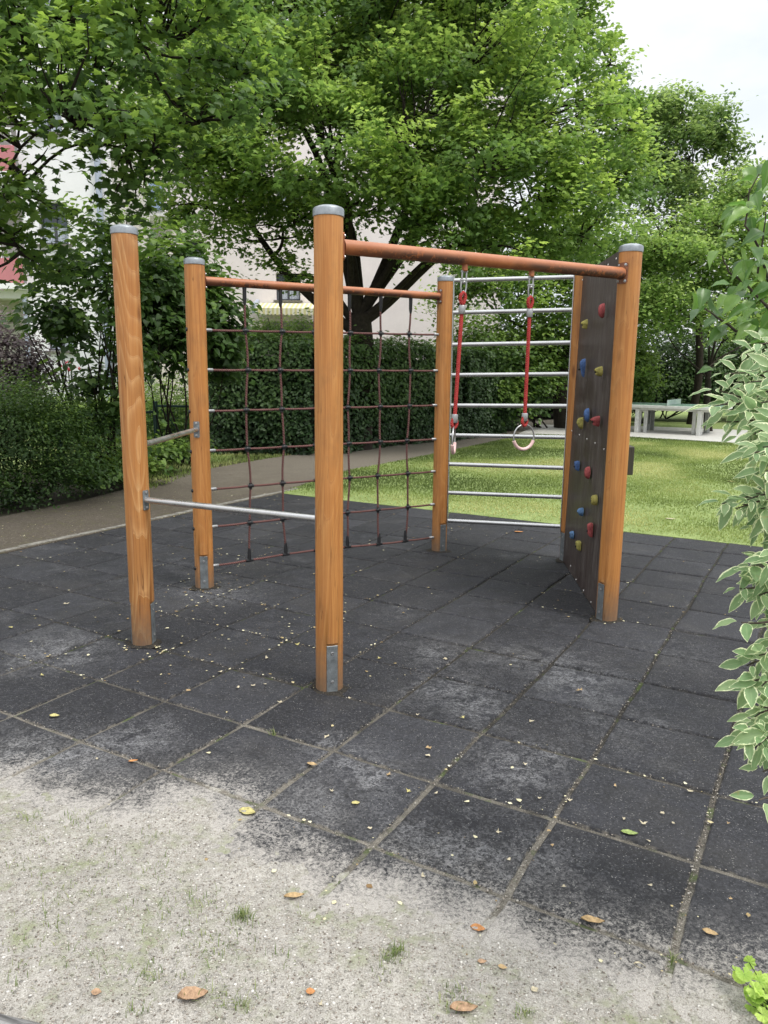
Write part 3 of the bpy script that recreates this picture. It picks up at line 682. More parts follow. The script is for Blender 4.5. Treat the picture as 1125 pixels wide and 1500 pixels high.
for (px, py) in [(485, 1160), (900, 1152), (920, 1133), (630, 1096), (745, 1260), (824, 1300), (1069, 1318), (805, 1218), (970, 1192), (945, 1208), (513, 1024), (275, 1012), (295, 968), (470, 1480), (640, 980), (610, 1048), (776, 1058), (480, 1080), (985, 1207), (915, 1201), (950, 1233), (1066, 1207), (833, 1173), (790, 1170), (950, 1298), (680, 1052), (627, 1108), (140, 1112), (322, 985), (390, 1003), (350, 1008), (372, 1005), (850, 1012), (650, 966), (410, 1030), (570, 1136), (620, 1285), (810, 1240), (1010, 1160), (730, 1220), (598, 1160), (390, 965), (435, 945), (555, 965), (60, 990), (100, 885), (15, 920), (540, 1215), (640, 1163), (770, 1120)]:
    fallen(px+random.uniform(-2, 2), py, random.uniform(8, 15), random.uniform(5, 9), random.choice([D_w, D_t, D_w, D_w, D_y]), 'small pale dry leaf scrap on the black rubber tiles' if py < 1460 else 'pale dry scrap beside the bottom picture edge gravel', 'pale leaf scraps on the rubber mat' if py < 1460 else None, .5, 'scrap')
# ------------------------------------------------------------------ climbing frame
M_w = m_wood('larch_orange', (.50, .215, .060), (.27, .085, .018), (.64, .34, .12), 34.0, 3.0)
M_wp = m_wood('larch_figured', (.46, .20, .058), (.26, .085, .02), (.82, .52, .24), 24.0, 9.0)
def m_paint():
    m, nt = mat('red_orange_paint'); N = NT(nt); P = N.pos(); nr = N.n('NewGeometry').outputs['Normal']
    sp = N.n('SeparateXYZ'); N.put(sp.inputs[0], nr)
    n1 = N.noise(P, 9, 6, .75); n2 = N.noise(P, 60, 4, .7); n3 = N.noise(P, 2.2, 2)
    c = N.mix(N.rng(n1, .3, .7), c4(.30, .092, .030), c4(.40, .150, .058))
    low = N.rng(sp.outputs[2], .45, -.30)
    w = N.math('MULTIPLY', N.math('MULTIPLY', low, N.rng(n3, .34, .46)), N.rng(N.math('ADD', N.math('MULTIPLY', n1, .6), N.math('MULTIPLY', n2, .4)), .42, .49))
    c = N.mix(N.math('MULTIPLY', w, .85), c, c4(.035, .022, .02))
    N.out(c, N.rng(n1, .3, .7, .35, .5), 0, N.math('SUBTRACT', n2, w), .25, .002, .5); return m
M_paint = m_paint()
frm_c = (0.25, 5.3, 0)
CFR = empty('climbing_frame', frm_c, 'wooden post climbing frame with rope net, ladder, grab bars and climbing wall', 'climbing frame')
pdat = {1: (211, 942, 327, 9), 2: (482.5, 1008, 298, 3), 3: (888, 907, 355, 3), 4: (300, 860, 375, 3), 5: (643, 806.5, 402, 3), 6: (831, 821, 389, 3)}
brk = {1: [R(184), R(-2)], 2: [R(-72), R(108)], 3: [R(205), R(25)], 4: [R(-78), R(102)], 5: [R(-62), R(118)], 6: [R(200), R(20)]}
tx = {1: 177, 2: 484, 3: 925, 4: 286, 5: 655, 6: 854}
PB = {}; PH = {}
M_coll = m_soil('post_dirt_shade', (.012, .011, .010), (.035, .031, .026), (.12, .105, .085), 1.2)
RP = .07
for k, (bx, by, ty, sd) in pdat.items():
    b = gp(bx, by); PB[k] = b; PH[k] = at(tx[k], ty, b.y).z
    h = PH[k]-.039
    n = 56; zs = [-.25, .0, .1, .2, .262, .268]+list(np.linspace(.5, h-.02, 8))+[h-.006, h]
    V = []; F = []
    for iz, z in enumerate(zs):
        for q in range(n):
            a = 2*math.pi*q/n; r = RP*(1+.012*math.sin(2*a+z*1.3+k)+.006*math.sin(3*a+z*2.1))
            if z > h-.01: r -= (z-(h-.008))*.6
            p = Vector((math.cos(a)*r, math.sin(a)*r, z))
            if z < .265:
                for ba in brk[k]:
                    nd = Vector((math.cos(ba), math.sin(ba), 0)); d_ = p.dot(nd)
                    if d_ > .0585: p -= nd*(d_-.0585)
            V.append(tuple(b+p))
    for iz in range(len(zs)-1):
        for q in range(n): a0 = iz*n+q; a1 = iz*n+(q+1) % n; F.append((a0, a1, a1+n, a0+n))
    F.append(tuple(range((len(zs)-1)*n, len(zs)*n)))
    po = mesh_obj('post', V, F, M_wp if k == 1 else M_w, CFR, loc=tuple(b), smooth=40)
    MB().lathe(b+Vector((0, 0, h-.022)), (0, 0, 1), [(RP+.001, 0), (RP+.0035, .0015), (RP+.0035, .031), (RP+.001, .037), (RP*.93, .041), (RP*.72, .047), (RP*.4, .0515), (.001, .053)], 48).build('post_cap', M_cap, po, smooth=25)
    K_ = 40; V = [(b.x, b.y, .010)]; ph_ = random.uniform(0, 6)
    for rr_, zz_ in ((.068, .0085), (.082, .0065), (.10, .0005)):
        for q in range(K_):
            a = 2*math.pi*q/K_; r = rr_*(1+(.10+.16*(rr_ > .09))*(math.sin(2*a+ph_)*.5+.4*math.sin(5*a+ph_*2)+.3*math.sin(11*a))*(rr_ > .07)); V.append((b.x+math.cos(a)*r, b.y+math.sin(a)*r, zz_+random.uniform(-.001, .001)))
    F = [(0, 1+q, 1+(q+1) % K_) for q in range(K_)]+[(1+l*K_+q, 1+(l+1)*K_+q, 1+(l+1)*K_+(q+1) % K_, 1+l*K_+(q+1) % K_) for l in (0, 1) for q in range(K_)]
    mesh_obj('dirt_shade_collar', V, F, M_coll, po, smooth=180)  # dark ring at the foot: soil with contact shade painted in
    for ba in brk[k]:
        nd = Vector((math.cos(ba), math.sin(ba), 0)); td = Vector((-nd.y, nd.x, 0))
        m = MB(); m.box(b+nd*.0620+Vector((0, 0, .10)), td, nd, (0, 0, 1), .029, .003, .155, .0025)
        m.build('ground_bracket', M_steel, po)
        for zz in (.215, .06): MB().lathe(b+nd*.0648+Vector((0, 0, zz)), nd, [(.009, 0), (.009, .002), (.006, .0035), (.0055, .002), (.001, .0018)], 14).build('bracket_screw', M_bolt, po)
def onplane(px, py, A, B, off=0.0):
    d = (B-A); d.z = 0; nrm_ = Vector((d.y, -d.x, 0)).normalized(); r = ray(px, py); t = ((A+nrm_*off)-EYE).dot(nrm_)/r.dot(nrm_); return EYE+r*t
def flange(b, dirn, z, w, h, mat_, parent, bolts=2, name='flange'):
    nd = Vector((dirn.x, dirn.y, 0)).normalized(); td = Vector((-nd.y, nd.x, 0)); m = MB()
    # plate curved round the post
    K = 8; amax = w/RP/2
    prof = []
    for s_ in range(K+1):
        a = -amax+2*amax*s_/K; prof.append((nd*math.cos(a)+td*math.sin(a)))
    ba = len(m.v)
    for rr in (RP-.001, RP+.005):
        for zz in (z-h/2, z-h/2+.008, z+h/2-.008, z+h/2):
            for i_, p in enumerate(prof):
                sh = 1.0; a = (-amax+2*amax*i_/K)*(1-.18*(1 if zz in (z-h/2, z+h/2) else 0))
                q = nd*math.cos(a)+td*math.sin(a); m.v.append(Vector((b.x, b.y, 0))+q*rr+Vector((0, 0, zz)))
    W = K+1
    def id_(l, r_, c): return ba+l*4*W+r_*W+c
    for l in (0, 1):
        for r_ in range(3):
            for c in range(K):
                q = (id_(l, r_, c), id_(l, r_, c+1), id_(l, r_+1, c+1), id_(l, r_+1, c)); m.f.append(q if l else q[::-1])
    for c in range(K): m.f.append((id_(0, 0, c), id_(0, 0, c+1), id_(1, 0, c+1), id_(1, 0, c))); m.f.append((id_(0, 3, c), id_(1, 3, c), id_(1, 3, c+1), id_(0, 3, c+1)))
    for r_ in range(3): m.f.append((id_(0, r_, 0), id_(1, r_, 0), id_(1, r_+1, 0), id_(0, r_+1, 0))); m.f.append((id_(0, r_, K), id_(0, r_+1, K), id_(1, r_+1, K), id_(1, r_, K)))
    o = m.build(name, mat_, parent, smooth=30)
    spots = [(0, .38), (0, -.38)] if bolts == 2 else [(-.62, .38), (.62, .38), (-.62, -.38), (.62, -.38)]
    for sx_, sz_ in spots:
        a = amax*sx_; q = nd*math.cos(a)+td*math.sin(a); c = Vector((b.x, b.y, z+h*sz_))+q*(RP+.005)
        MB().lathe(c, q, [(.0095, 0), (.0095, .0015), (.0075, .002), (.007, .006), (.004, .0075), (.001, .0078)], 12).build('bolt', M_bolt, parent)
    return o
def bar_between(a, b, za, zb, r, mat_, name, parent=CFR, fl=None, bolts=2, fw=.042, fh=.115, label=None):
    A = Vector((PB[a].x, PB[a].y, za)); B = Vector((PB[b].x, PB[b].y, zb)); d = (B-A).normalized()
    p = A+d*(RP+.004); q = B-d*(RP+.004)
    o = MB().tube([p.lerp(q, t) for t in np.linspace(0, 1, 12)], r, 24).build(name, mat_, parent, loc=tuple(p), smooth=40)
    if label: o['label'] = label
    flange(A, d, za, fw, fh, mat_ if mat_ is M_paint else M_steel, o, bolts); flange(B, -d, zb, fw, fh, mat_ if mat_ is M_paint else M_steel, o, bolts)
    return p, q, o
z12a = at(211, 731, PB[1].y).z; z12b = at(483, 761.5, PB[2].y).z
bar_between(1, 2, z12a, z12b, .0175, M_tube, 'grab_bar', label='long steel grab bar between the two front left posts')
z14a = at(190, 655, PB[1].y).z; z14b = at(291, 628, PB[4].y).z
bar_between(1, 4, z14a, z14b, .0175, M_tube, 'grab_bar', label='short steel grab bar receding to the rear left post')
pA, pB, beam = bar_between(2, 3, at(484, 359.8, PB[2].y).z, at(921, 401.5, PB[3].y).z, .0355, M_paint, 'beam', bolts=4, fw=.078, fh=.125, label='thick red painted beam carrying the rings')
nA, nB, nbeam = bar_between(4, 5, at(287, 410.5, PB[4].y).z, at(654, 434.8, PB[5].y).z, .031, M_paint, 'beam', bolts=4, fw=.07, fh=.12, label='thinner red painted beam carrying the rope net')

# rope net
def m_rope(name, a, b, sc=1.0):
    m, nt = mat(name); N = NT(nt); P = N.obj(); s = N.n('SeparateXYZ'); N.put(s.inputs[0], P)
    th = N.math('ADD', N.math('ADD', N.math('MULTIPLY', s.outputs[0], 260*sc), N.math('MULTIPLY', s.outputs[1], 260*sc)), N.math('MULTIPLY', s.outputs[2], 330*sc))
    w = N.rng(N.math('SINE', th), -.6, .6); n_ = N.noise(P, 40, 4, .7)
    c = N.mix(w, c4(*a), c4(*b)); c = N.mix(N.rng(n_, .4, .7, 0, .5), c, c4(*[x*.5 for x in a]))
    N.out(c, .8, 0, w, .6, .002, .2); return m
M_rn = m_rope('mauve_net_rope', (.085, .038, .034), (.20, .10, .092)); M_rr = m_rope('red_ring_rope', (.30, .010, .012), (.50, .09, .08), 1.9)
net = empty('rope_net', ((PB[4].x+PB[5].x)/2, (PB[4].y+PB[5].y)/2, 1.2)); net.parent = CFR; net.location = net.location-CFR.location
A4 = Vector((PB[4].x, PB[4].y, 0)); B5 = Vector((PB[5].x, PB[5].y, 0)); dn = (B5-A4).normalized(); LN = (B5-A4).length
yl = [484, 542, 602, 660, 716.5, 771.5, 829]; yr = [490, 543, 593.5, 643, 690, 738, 786]
zl = [onplane(310, y, A4, B5).z for y in yl]; zr = [onplane(643, y, A4, B5).z for y in yr]
vt = [(onplane(x, 425, A4, B5)-A4).dot(dn)/LN for x in (358, 410.5, 462, 512, 558, 602)]
zt = lambda t: nA.z+(nB.z-nA.z)*t-.03
def rowz(k, t):
    bow = [0, 0, 0, 0, .004, .006, .022][k]
    return zl[k]+(zr[k]-zl[k])*t+bow*math.sin(math.pi*min(1, t*1.25))**2*(1 if t < .8 else 0)
def npt(t, z, w=0): 
    nn_ = Vector((dn.y, -dn.x, 0)); p = A4+dn*(t*LN)+nn_*w; return Vector((p.x, p.y, z))
tj = lambda i, k: vt[i]+.0060*math.sin(i*2.3+k*1.9)+.0012*k*(1 if i < 3 else -1)*.4
for k in range(7):
    t0, t1 = .085/LN, 1-.085/LN; pts = []
    ts = [t0]+[tj(i, k) for i in range(6)]+[t1]
    for a_, b_ in zip(ts[:-1], ts[1:]):
        for s_ in (0, .33, .66): t = a_+(b_-a_)*s_; pts.append(npt(t, rowz(k, t)-.003*math.sin(math.pi*s_)))
    pts.append(npt(t1, rowz(k, t1)))
    MB().tube(pts, .0082, 8).build('rope', M_rn, net, loc=tuple(pts[0]))
    for t_, sg, P_ in ((RP/LN, 1, PB[4]), (1-RP/LN, -1, PB[5])):
        z = rowz(k, t_); p = npt(t_, z)
        MB().lathe(p-dn*sg*.004, dn*sg, [(.0125, 0), (.0125, .046), (.010, .050), (.0085, .051)], 14).build('rope_ferrule', M_alu, net, loc=tuple(p))
        q = npt(0, z)-dn*(RP-.002) if sg > 0 else npt(1, z)+dn*(RP-.002)
        MB().lathe(q, -dn*sg, [(.014, 0), (.014, .006), (.010, .011), (.002, .013)], 12).build('end_plug', M_black, net, loc=tuple(q))
for i in range(6):
    pts = [npt(vt[i], zt(vt[i])-.03)]
    zs_ = [rowz(k, tj(i, k)) for k in range(7)]
    for k in range(7):
        prev = pts[-1]; cur = npt(tj(i, k), zs_[k]); 
        for s_ in (.33, .66): 
            m_ = prev.lerp(cur, s_); pts.append(m_+dn*(.006*math.sin(i*3+k*2))) 
        pts.append(cur)
    MB().tube(pts, .0082, 8).build('rope', M_rn, net, loc=tuple(pts[0]))
    top = npt(vt[i], zt(vt[i])+.01)
    MB().tube([top, top-Vector((0, 0, .03)), top-Vector((0, 0, .10)), top-Vector((0, 0, .135))], [.017, .015, .0145, .009], 12).build('rope_sleeve', M_black, net, loc=tuple(top))
    bt = npt(tj(i, 6), zs_[6]); m = MB(); m.tube([bt+Vector((0, 0, -.012)), bt+Vector((0, 0, .05)), bt+Vector((0, 0, .095))], [.0165, .015, .010], 12); m.tube([bt-dn*.03, bt+dn*.03], .014, 10)
    m.build('rope_sleeve', M_black, net, loc=tuple(bt))
    for k in range(6):
        p = npt(tj(i, k), zs_[k]); m = MB(); m.ball(p, .0185, 12); m.tube([p-dn*.024, p+dn*.024], .0125, 10); m.tube([p-Vector((0, 0, .024)), p+Vector((0, 0, .024))], .0125, 10)
        m.build('rope_clamp', M_black, net, loc=tuple(p))

# ladder of steel bars
A5 = Vector((PB[5].x, PB[5].y, 0)); B6 = Vector((PB[6].x, PB[6].y, 0)); dl = (B6-A5).normalized(); LL = (B6-A5).length
lad = empty('ladder', tuple((A5+B6)/2+Vector((0, 0, 1.2)))); lad.parent = CFR; lad.location = lad.location-CFR.location
yl2 = [411, 458, 505, 549.5, 594, 637.5, 680, 722, 763]; yr2 = [406, 454, 502, 548, 595, 641, 686, 729, 772]
lz = [onplane(663, y, A5, B6).z for y in yl2]; rz = [onplane(836, y, A5, B6).z for y in yr2]
for a_, s_ in ((A5+dl*(RP+.004), 1), (B6-dl*(RP+.004), -1)):
    m = MB(); zc = (lz[0]+lz[-1])/2; m.box(a_+Vector((0, 0, zc)), dl, (-dl.y, dl.x, 0), (0, 0, 1), .004, .020, (lz[0]-lz[-1])/2+.04, .0015); m.build('side_rail', M_tube, lad, loc=tuple(a_))
for a_, b_ in zip(lz, rz):
    p = A5+dl*(RP+.006)+Vector((0, 0, a_)); q = B6-dl*(RP+.006)+Vector((0, 0, b_))
    MB().tube([p, q], .0185, 20).build('rung', M_tube, lad, loc=tuple(p), smooth=40)

# climbing wall
A3 = Vector((PB[3].x, PB[3].y, 0)); dw = (B6-A3).normalized(); LW = (B6-A3).length; nw = Vector((-dw.y, dw.x, 0))
if nw.x > 0: nw = -nw
ztn = onplane(905, 371, A3, B6).z; ztf = onplane(853, 404, A3, B6).z
def m_board():
    m, nt = mat('dark_brown_board'); N = NT(nt); P = N.pos()
    s1 = N.noise(N.vscale(P, (60, 60, 1.6)), 1, 4, .6); s2 = N.noise(N.vscale(P, (190, 190, 1.2)), 1, 2, .5); n_ = N.noise(P, 3, 5, .7); s3 = N.noise(N.vscale(P, (14, 14, .5)), 1, 3)
    c = N.ramp(s1, [(.3, (.030, .020, .018)), (.6, (.055, .038, .034)), (.8, (.085, .062, .056))])
    c = N.mix(N.math('MULTIPLY', N.rng(s2, .56, .66), N.rng(n_, .40, .60)), c, c4(.24, .22, .21))
    c = N.mix(N.rng(n_, .5, .75, 0, .4), c, c4(.11, .095, .09)); c = N.mix(N.rng(s3, .6, .7, 0, .3), c, c4(.14, .12, .11))
    N.out(c, N.rng(n_, .3, .7, .38, .6), 0, s1, .25, .002, .4); return m
M_board = m_board()
wall = empty('climbing_wall', tuple((A3+B6)/2+Vector((0, 0, 1.1)))); wall.parent = CFR; wall.location = wall.location-CFR.location
p0 = A3+dw*(RP-.004); p1 = B6-dw*(RP-.004)
zmid = 1.19
m = MB()
prof = [(p0, .012, ztn), (p1, .012, ztf)]
b = len(m.v); hw = nw*.014
for s_ in (1, -1):
    for (p, z0, z1) in prof:
        m.v.append(p+nw*.035+hw*s_+Vector((0, 0, z0))); m.v.append(p+hw*s_+Vector((0, 0, z1)))
m.f = [(0, 1, 3, 2), (4, 6, 7, 5), (0, 4, 5, 1), (2, 3, 7, 6), (1, 5, 7, 3), (0, 2, 6, 4)]
m.build('board', M_board, wall, loc=tuple(p0))
zb0, zb1 = at(918, 697, PB[3].y).z, at(918, 655, PB[3].y).z
m = MB(); L2 = (p1-p0).length/2+.02; cc = (p0+p1)/2-nw*.098+Vector((0, 0, (zb0+zb1)/2)); m.box(cc, dw, nw, (0, 0, 1), L2, .022, (zb1-zb0)/2, .004)
m.build('back_batten', m_wood('grey_larch', (.075, .07, .05), (.03, .03, .022), (.13, .12, .09), 4, 5, False), wall)
def wpt(px, py, off=.014): return onplane(px, py, A3, B6, 0) if off == 0 else wall_hit(px, py, off)
def wall_hit(px, py, off):
    r = ray(px, py); t = (A3+nw*off-EYE).dot(nw)/r.dot(nw); return EYE+r*t
M_ws = m_plain('white_screw', (.75, .74, .72), .4, .2, .1, 60, .1)
for px, py in [(836, 829), (844, 849), (855, 865), (866, 882), (838, 631), (849, 637), (860, 643), (872, 649), (885, 658), (853.5, 410), (891, 388), (903, 379)]:
    c = wall_hit(px, py, .0495); MB().lathe(c, nw, [(.007, 0), (.007, .002), (.005, .004), (.001, .0042)], 12).build('screw', M_ws, wall)
M_hold = {k: m_plain('resin_'+k, c, .8, 0, .42, 32, .9, .2) for k, c in {'blue': (.085, .155, .34), 'red': (.36, .085, .085), 'yellow': (.38, .34, .10), 'light_blue': (.13, .24, .42)}.items()}
hl = [(880, 455, 'red', .046, .058, .045, 'egg'), (855.5, 475, 'yellow', .036, .045, .05, 'cleft'), (852, 539, 'blue', .050, .085, .06, 'drop'), (877, 544, 'yellow', .050, .042, .06, 'cleft'), (857.5, 608, 'blue', .062, .062, .04, 'bulb'), (849, 620, 'yellow', .040, .055, .05, 'bulb'), (873, 617, 'red', .045, .045, .06, 'cleft'),
      (843.5, 682.5, 'blue', .042, .045, .05, 'block'), (858.5, 692.5, 'red', .062, .055, .04, 'egg'), (869.5, 732.5, 'yellow', .042, .046, .05, 'egg'), (849.5, 750, 'light_blue', .044, .040, .045, 'bulb'), (863, 776.5, 'red', .036, .058, .05, 'block'), (835.5, 783.5, 'light_blue', .040, .040, .04, 'egg'), (845.5, 799.5, 'yellow', .044, .042, .05, 'block')]
up3 = Vector((0, 0, 1))
for q, (px, py, colr, w, h, dp, shp) in enumerate(hl):
    w *= .80; h *= .84; dp *= .84
    c = wall_hit(px+4.5, py, .049); dp *= .95; n = 20; mm = 10; V = []; F = []
    for i in range(mm+1):
        ph = math.pi/2*i/mm
        for k in range(n):
            a = 2*math.pi*k/n; ca, sa = math.cos(a), math.sin(a); rr = math.cos(ph)**.55; dz = math.sin(ph)
            x = ca*rr*w; y = sa*rr*h; z = dz*dp
            if shp == 'drop': x *= (.35+.65*(.5+.5*sa)) ; z *= (.45+.55*(.5+.5*sa*rr)); 
            if shp == 'cleft': z *= 1-.35*math.exp(-((ca*rr+.1)**2)*16)+.2*math.sin(3*a); x *= 1+.14*math.sin(3*a+q)
            if shp == 'bulb': x *= (.72+.28*(.5-.5*math.sin(a+.6))); z *= 1+.22*math.sin(a+1)
            if shp == 'block': x = w*max(-1, min(1, ca*1.35))*rr**.5; y = h*max(-1, min(1, sa*1.35))*rr**.5; z *= .8+.25*(sa*rr)
            no = .05*fbm(np.array([ca*rr*2+q*5.]), np.array([sa*rr*2+dz*2.]), q, 2)[0]
            p = c+dw*(-(x))*(1+no)+up3*y*(1+no)+nw*(z*(1+3*no)); V.append(tuple(p))
    for i in range(mm):
        for k in range(n): a0 = i*n+k; a1 = i*n+(k+1) % n; F.append((a0, a1, a1+n, a0+n))
    F.append(tuple(range(mm*n, mm*n+n)))
    lab = ['red egg shaped hold, highest on the wall', 'yellow notched hold near the wall top', 'blue drop shaped hold', 'yellow split hold level with the blue drop', 'large blue bulging hold at mid height', 'yellow hold just below the large blue one', 'red notched hold beside the large blue one', 'small dark blue block hold', 'large red oval hold below the screw row', 'yellow oval hold nearest the right post', 'small light blue hold in the lower wall', 'red stepped block hold, lowest red one', 'light blue round hold, lowest blue one', 'yellow block hold, lowest of all'][q]
    o = mesh_obj('climbing_hold', V, F, M_hold[colr], wall, loc=tuple(c), smooth=50); o['label'] = lab
    # bolt hole
for (px, py, colr, w, h, dp, shp) in hl:
    h *= .84; dp *= .84
    dp *= .95; c = wall_hit(px+4.5, py, .049); MB().lathe(c+nw*(dp*.93)-up3*h*.15, nw, [(.0075, -.01), (.0075, dp*.06+.001), (.0045, dp*.06+.001), (.001, dp*.05)], 12).build('hold_bolt', M_black, wall)

# gymnastic rings hanging from the beam
A2 = Vector((PB[2].x, PB[2].y, 0)); db = (A3-A2).normalized(); nb = Vector((-db.y, db.x, 0))
if nb.y > 0: nb = -nb      # towards the camera
M_ring = m_plain('pink_ring_sleeve', (.70, .47, .45), .5, 0, .15, 40, .2)
def hang_ring(px, rings_px, label, turn, py_f):
    t = (onplane(px, 392, A2, A3)-pA).dot(db)/(pB-pA).length; H = pA.lerp(pB, t)-Vector((0, 0, .036))
    end = onplane(rings_px[0], rings_px[1], A2, A3); ax = (end-H).normalized()
    g = empty('gymnastic_ring', tuple(H-Vector((0, 0, .01))), label, 'gymnastic ring', 'gymnastic rings hanging from the red beam')
    m = MB(); m.lathe(H+Vector((0, 0, .01)), -Vector((0, 0, 1)), [(.016, 0), (.016, .035), (.012, .04)], 14); m.build('hanger_lug', M_paint, g)
    # swivel shackle
    def P(s, u=0, v=0): return H+ax*s+db*u+nb*v
    m = MB()
    for s0, s1, w in ((.03, .085, .014), (.075, .145, .017)):
        m.tube([P(s0, -w), P((s0+s1)/2, -w*1.1), P(s1, -w*.8), P(s1+.008, 0), P(s1, w*.8), P((s0+s1)/2, w*1.1), P(s0, w)], .0048, 8)
        m.tube([P(s0, -w-.006), P(s0, w+.006)], .006, 8)
    m.ball(P(.085), .009, 8); m.build('shackle', M_bolt, g, smooth=60)
    L0 = .15; e = (end-H).length; up_f = L0+.055; lo_f = e-.075
    m = MB()
    def loop(s_c, sg):
        pts = []
        for k in range(13):
            a = math.pi*(k/12)*1.0; pts.append(P(s_c-sg*.020*math.sin(a)*1.4, .017*math.cos(a)*1.0))
        pts = [P(s_c+sg*.03, .006)]+pts+[P(s_c+sg*.03, -.006)]; m.tube(pts, .0098, 10)
    loop(L0+.018, 1); loop(e-.03, -1)
    m.tube([P(s, .0, 0) for s in np.linspace(L0+.05, e-.06, 14)], .0105, 12); m.build('rope', M_rr, g, smooth=60)
    for s in (up_f, lo_f): MB().lathe(P(s), ax, [(.0165, 0), (.0180, .002), (.0180, .044), (.0165, .046)], 18).build('ferrule', M_alu, g, smooth=40)
    Rr = .072; cr_ = end+Vector((0, 0, -Rr+.008)); rd = (db*math.cos(turn)+nb*math.sin(turn))
    K = 40; pr = [cr_+rd*(Rr*math.sin(2*math.pi*k/K))+Vector((0, 0, Rr*math.cos(2*math.pi*k/K))) for k in range(K+1)]
    MB().tube(pr, .0048, 10, False).build('ring', M_bolt, g, smooth=60)
    lo = [cr_+rd*(Rr*math.sin(a))+Vector((0, 0, Rr*math.cos(a))) for a in np.linspace(R(108), R(252), 18)]
    MB().tube(lo, .0098, 12).build('ring_grip', M_ring, g, smooth=60)
hang_ring(681, (665, 627), 'left ring on red rope, turned edge-on to the viewer', R(-46), 0)
hang_ring(779, (768, 624), 'right ring on red rope, seen as a full circle', R(8), 0)
# ------------------------------------------------------------------ table tennis table
M_cw = m_plain('pale_concrete', (.66, .66, .63), .7, 0, .12, 8, .2); M_cd = m_plain('pale_concrete_shaded', (.26, .27, .25), .8, 0, .2, 8, .2)
M_tg = m_plain('green_tabletop', (.16, .33, .23), .4, 0, .1, 10, .05); M_net = m_plain('net_plate', (.50, .60, .56), .5, .1, .1, 20, .1); M_white = m_plain('white_line', (.75, .76, .74), .6, 0, .05, 20, .05)
tc = gp(984, 634.5); tc.z = 0; ld = Vector((.84, -.54, 0)).normalized(); wd = Vector((.54, .84, 0)).normalized()
tt = empty('table_tennis_table', tuple(tc), 'outdoor concrete table tennis table with green top on a pale slab', 'table')
U3 = Vector((0, 0, 1)); tz = .775
m = MB(); m.box(tc+U3*(tz-.045), ld, wd, U3, 1.37, .7625, .04, .012); m.build('tabletop', M_cw, tt)
m = MB(); m.box(tc+U3*(tz-.002), ld, wd, U3, 1.355, .748, .004); m.build('playing_surface', M_tg, tt)
m = MB()
for s_ in (-1, 1): m.box(tc+wd*(.738*s_)+U3*(tz+.003), ld, wd, U3, 1.355, .01, .002); m.box(tc+ld*(1.345*s_)+U3*(tz+.003), ld, wd, U3, .01, .727, .002)
m.box(tc+U3*(tz+.003), ld, wd, U3, 1.334, .004, .002); m.build('border_line', M_white, tt)
m = MB(); m.box(tc+U3*(tz+.075), ld, wd, U3, .006, .80, .070, .002); 
for k in range(9): m.box(tc+U3*(tz+.02+k*.0145), ld, wd, U3, .009, .79, .0025)
m.build('net', M_net, tt)
m = MB(); m.box(tc+U3*(tz-.115), ld, wd, U3, 1.15, .05, .03); m.box(tc+U3*(tz-.115)+wd*.55, ld, wd, U3, 1.15, .04, .03, .008); m.box(tc+U3*(tz-.115)-wd*.55, ld, wd, U3, 1.15, .04, .03, .008); m.build('support_beam', M_cw, tt)
for sx in (-1, 1):
    for sy in (-1, 1):
        c = tc+ld*(.80*sx)+wd*(.50*sy); m = MB()
        m.box(c+wd*(.13*sy)+U3*(.34), ld, wd, U3, .05, .055, .34, .012); m.box(c-wd*(.11*sy)+U3*(.34), ld, wd, U3, .05, .045, .34, .012)
        m.box(c+wd*.01*sy+U3*.10, ld, wd, U3, .046, .17, .09, .012); m.box(c+wd*.01*sy+U3*.63, ld, wd, U3, .046, .17, .055, .012)
        m.box(c-wd*(.11*sy)+ld*(.17*-sx)+U3*.34, ld, wd, U3, .045, .04, .34, .01); m.box(c-wd*(.11*sy)+ld*(.09*-sx)+U3*.63, ld, wd, U3, .06, .038, .05, .01)
        m.build('leg', M_cw if sy < 0 else M_cd, tt)  # rear legs use a darker copy, shade put into the concrete colour

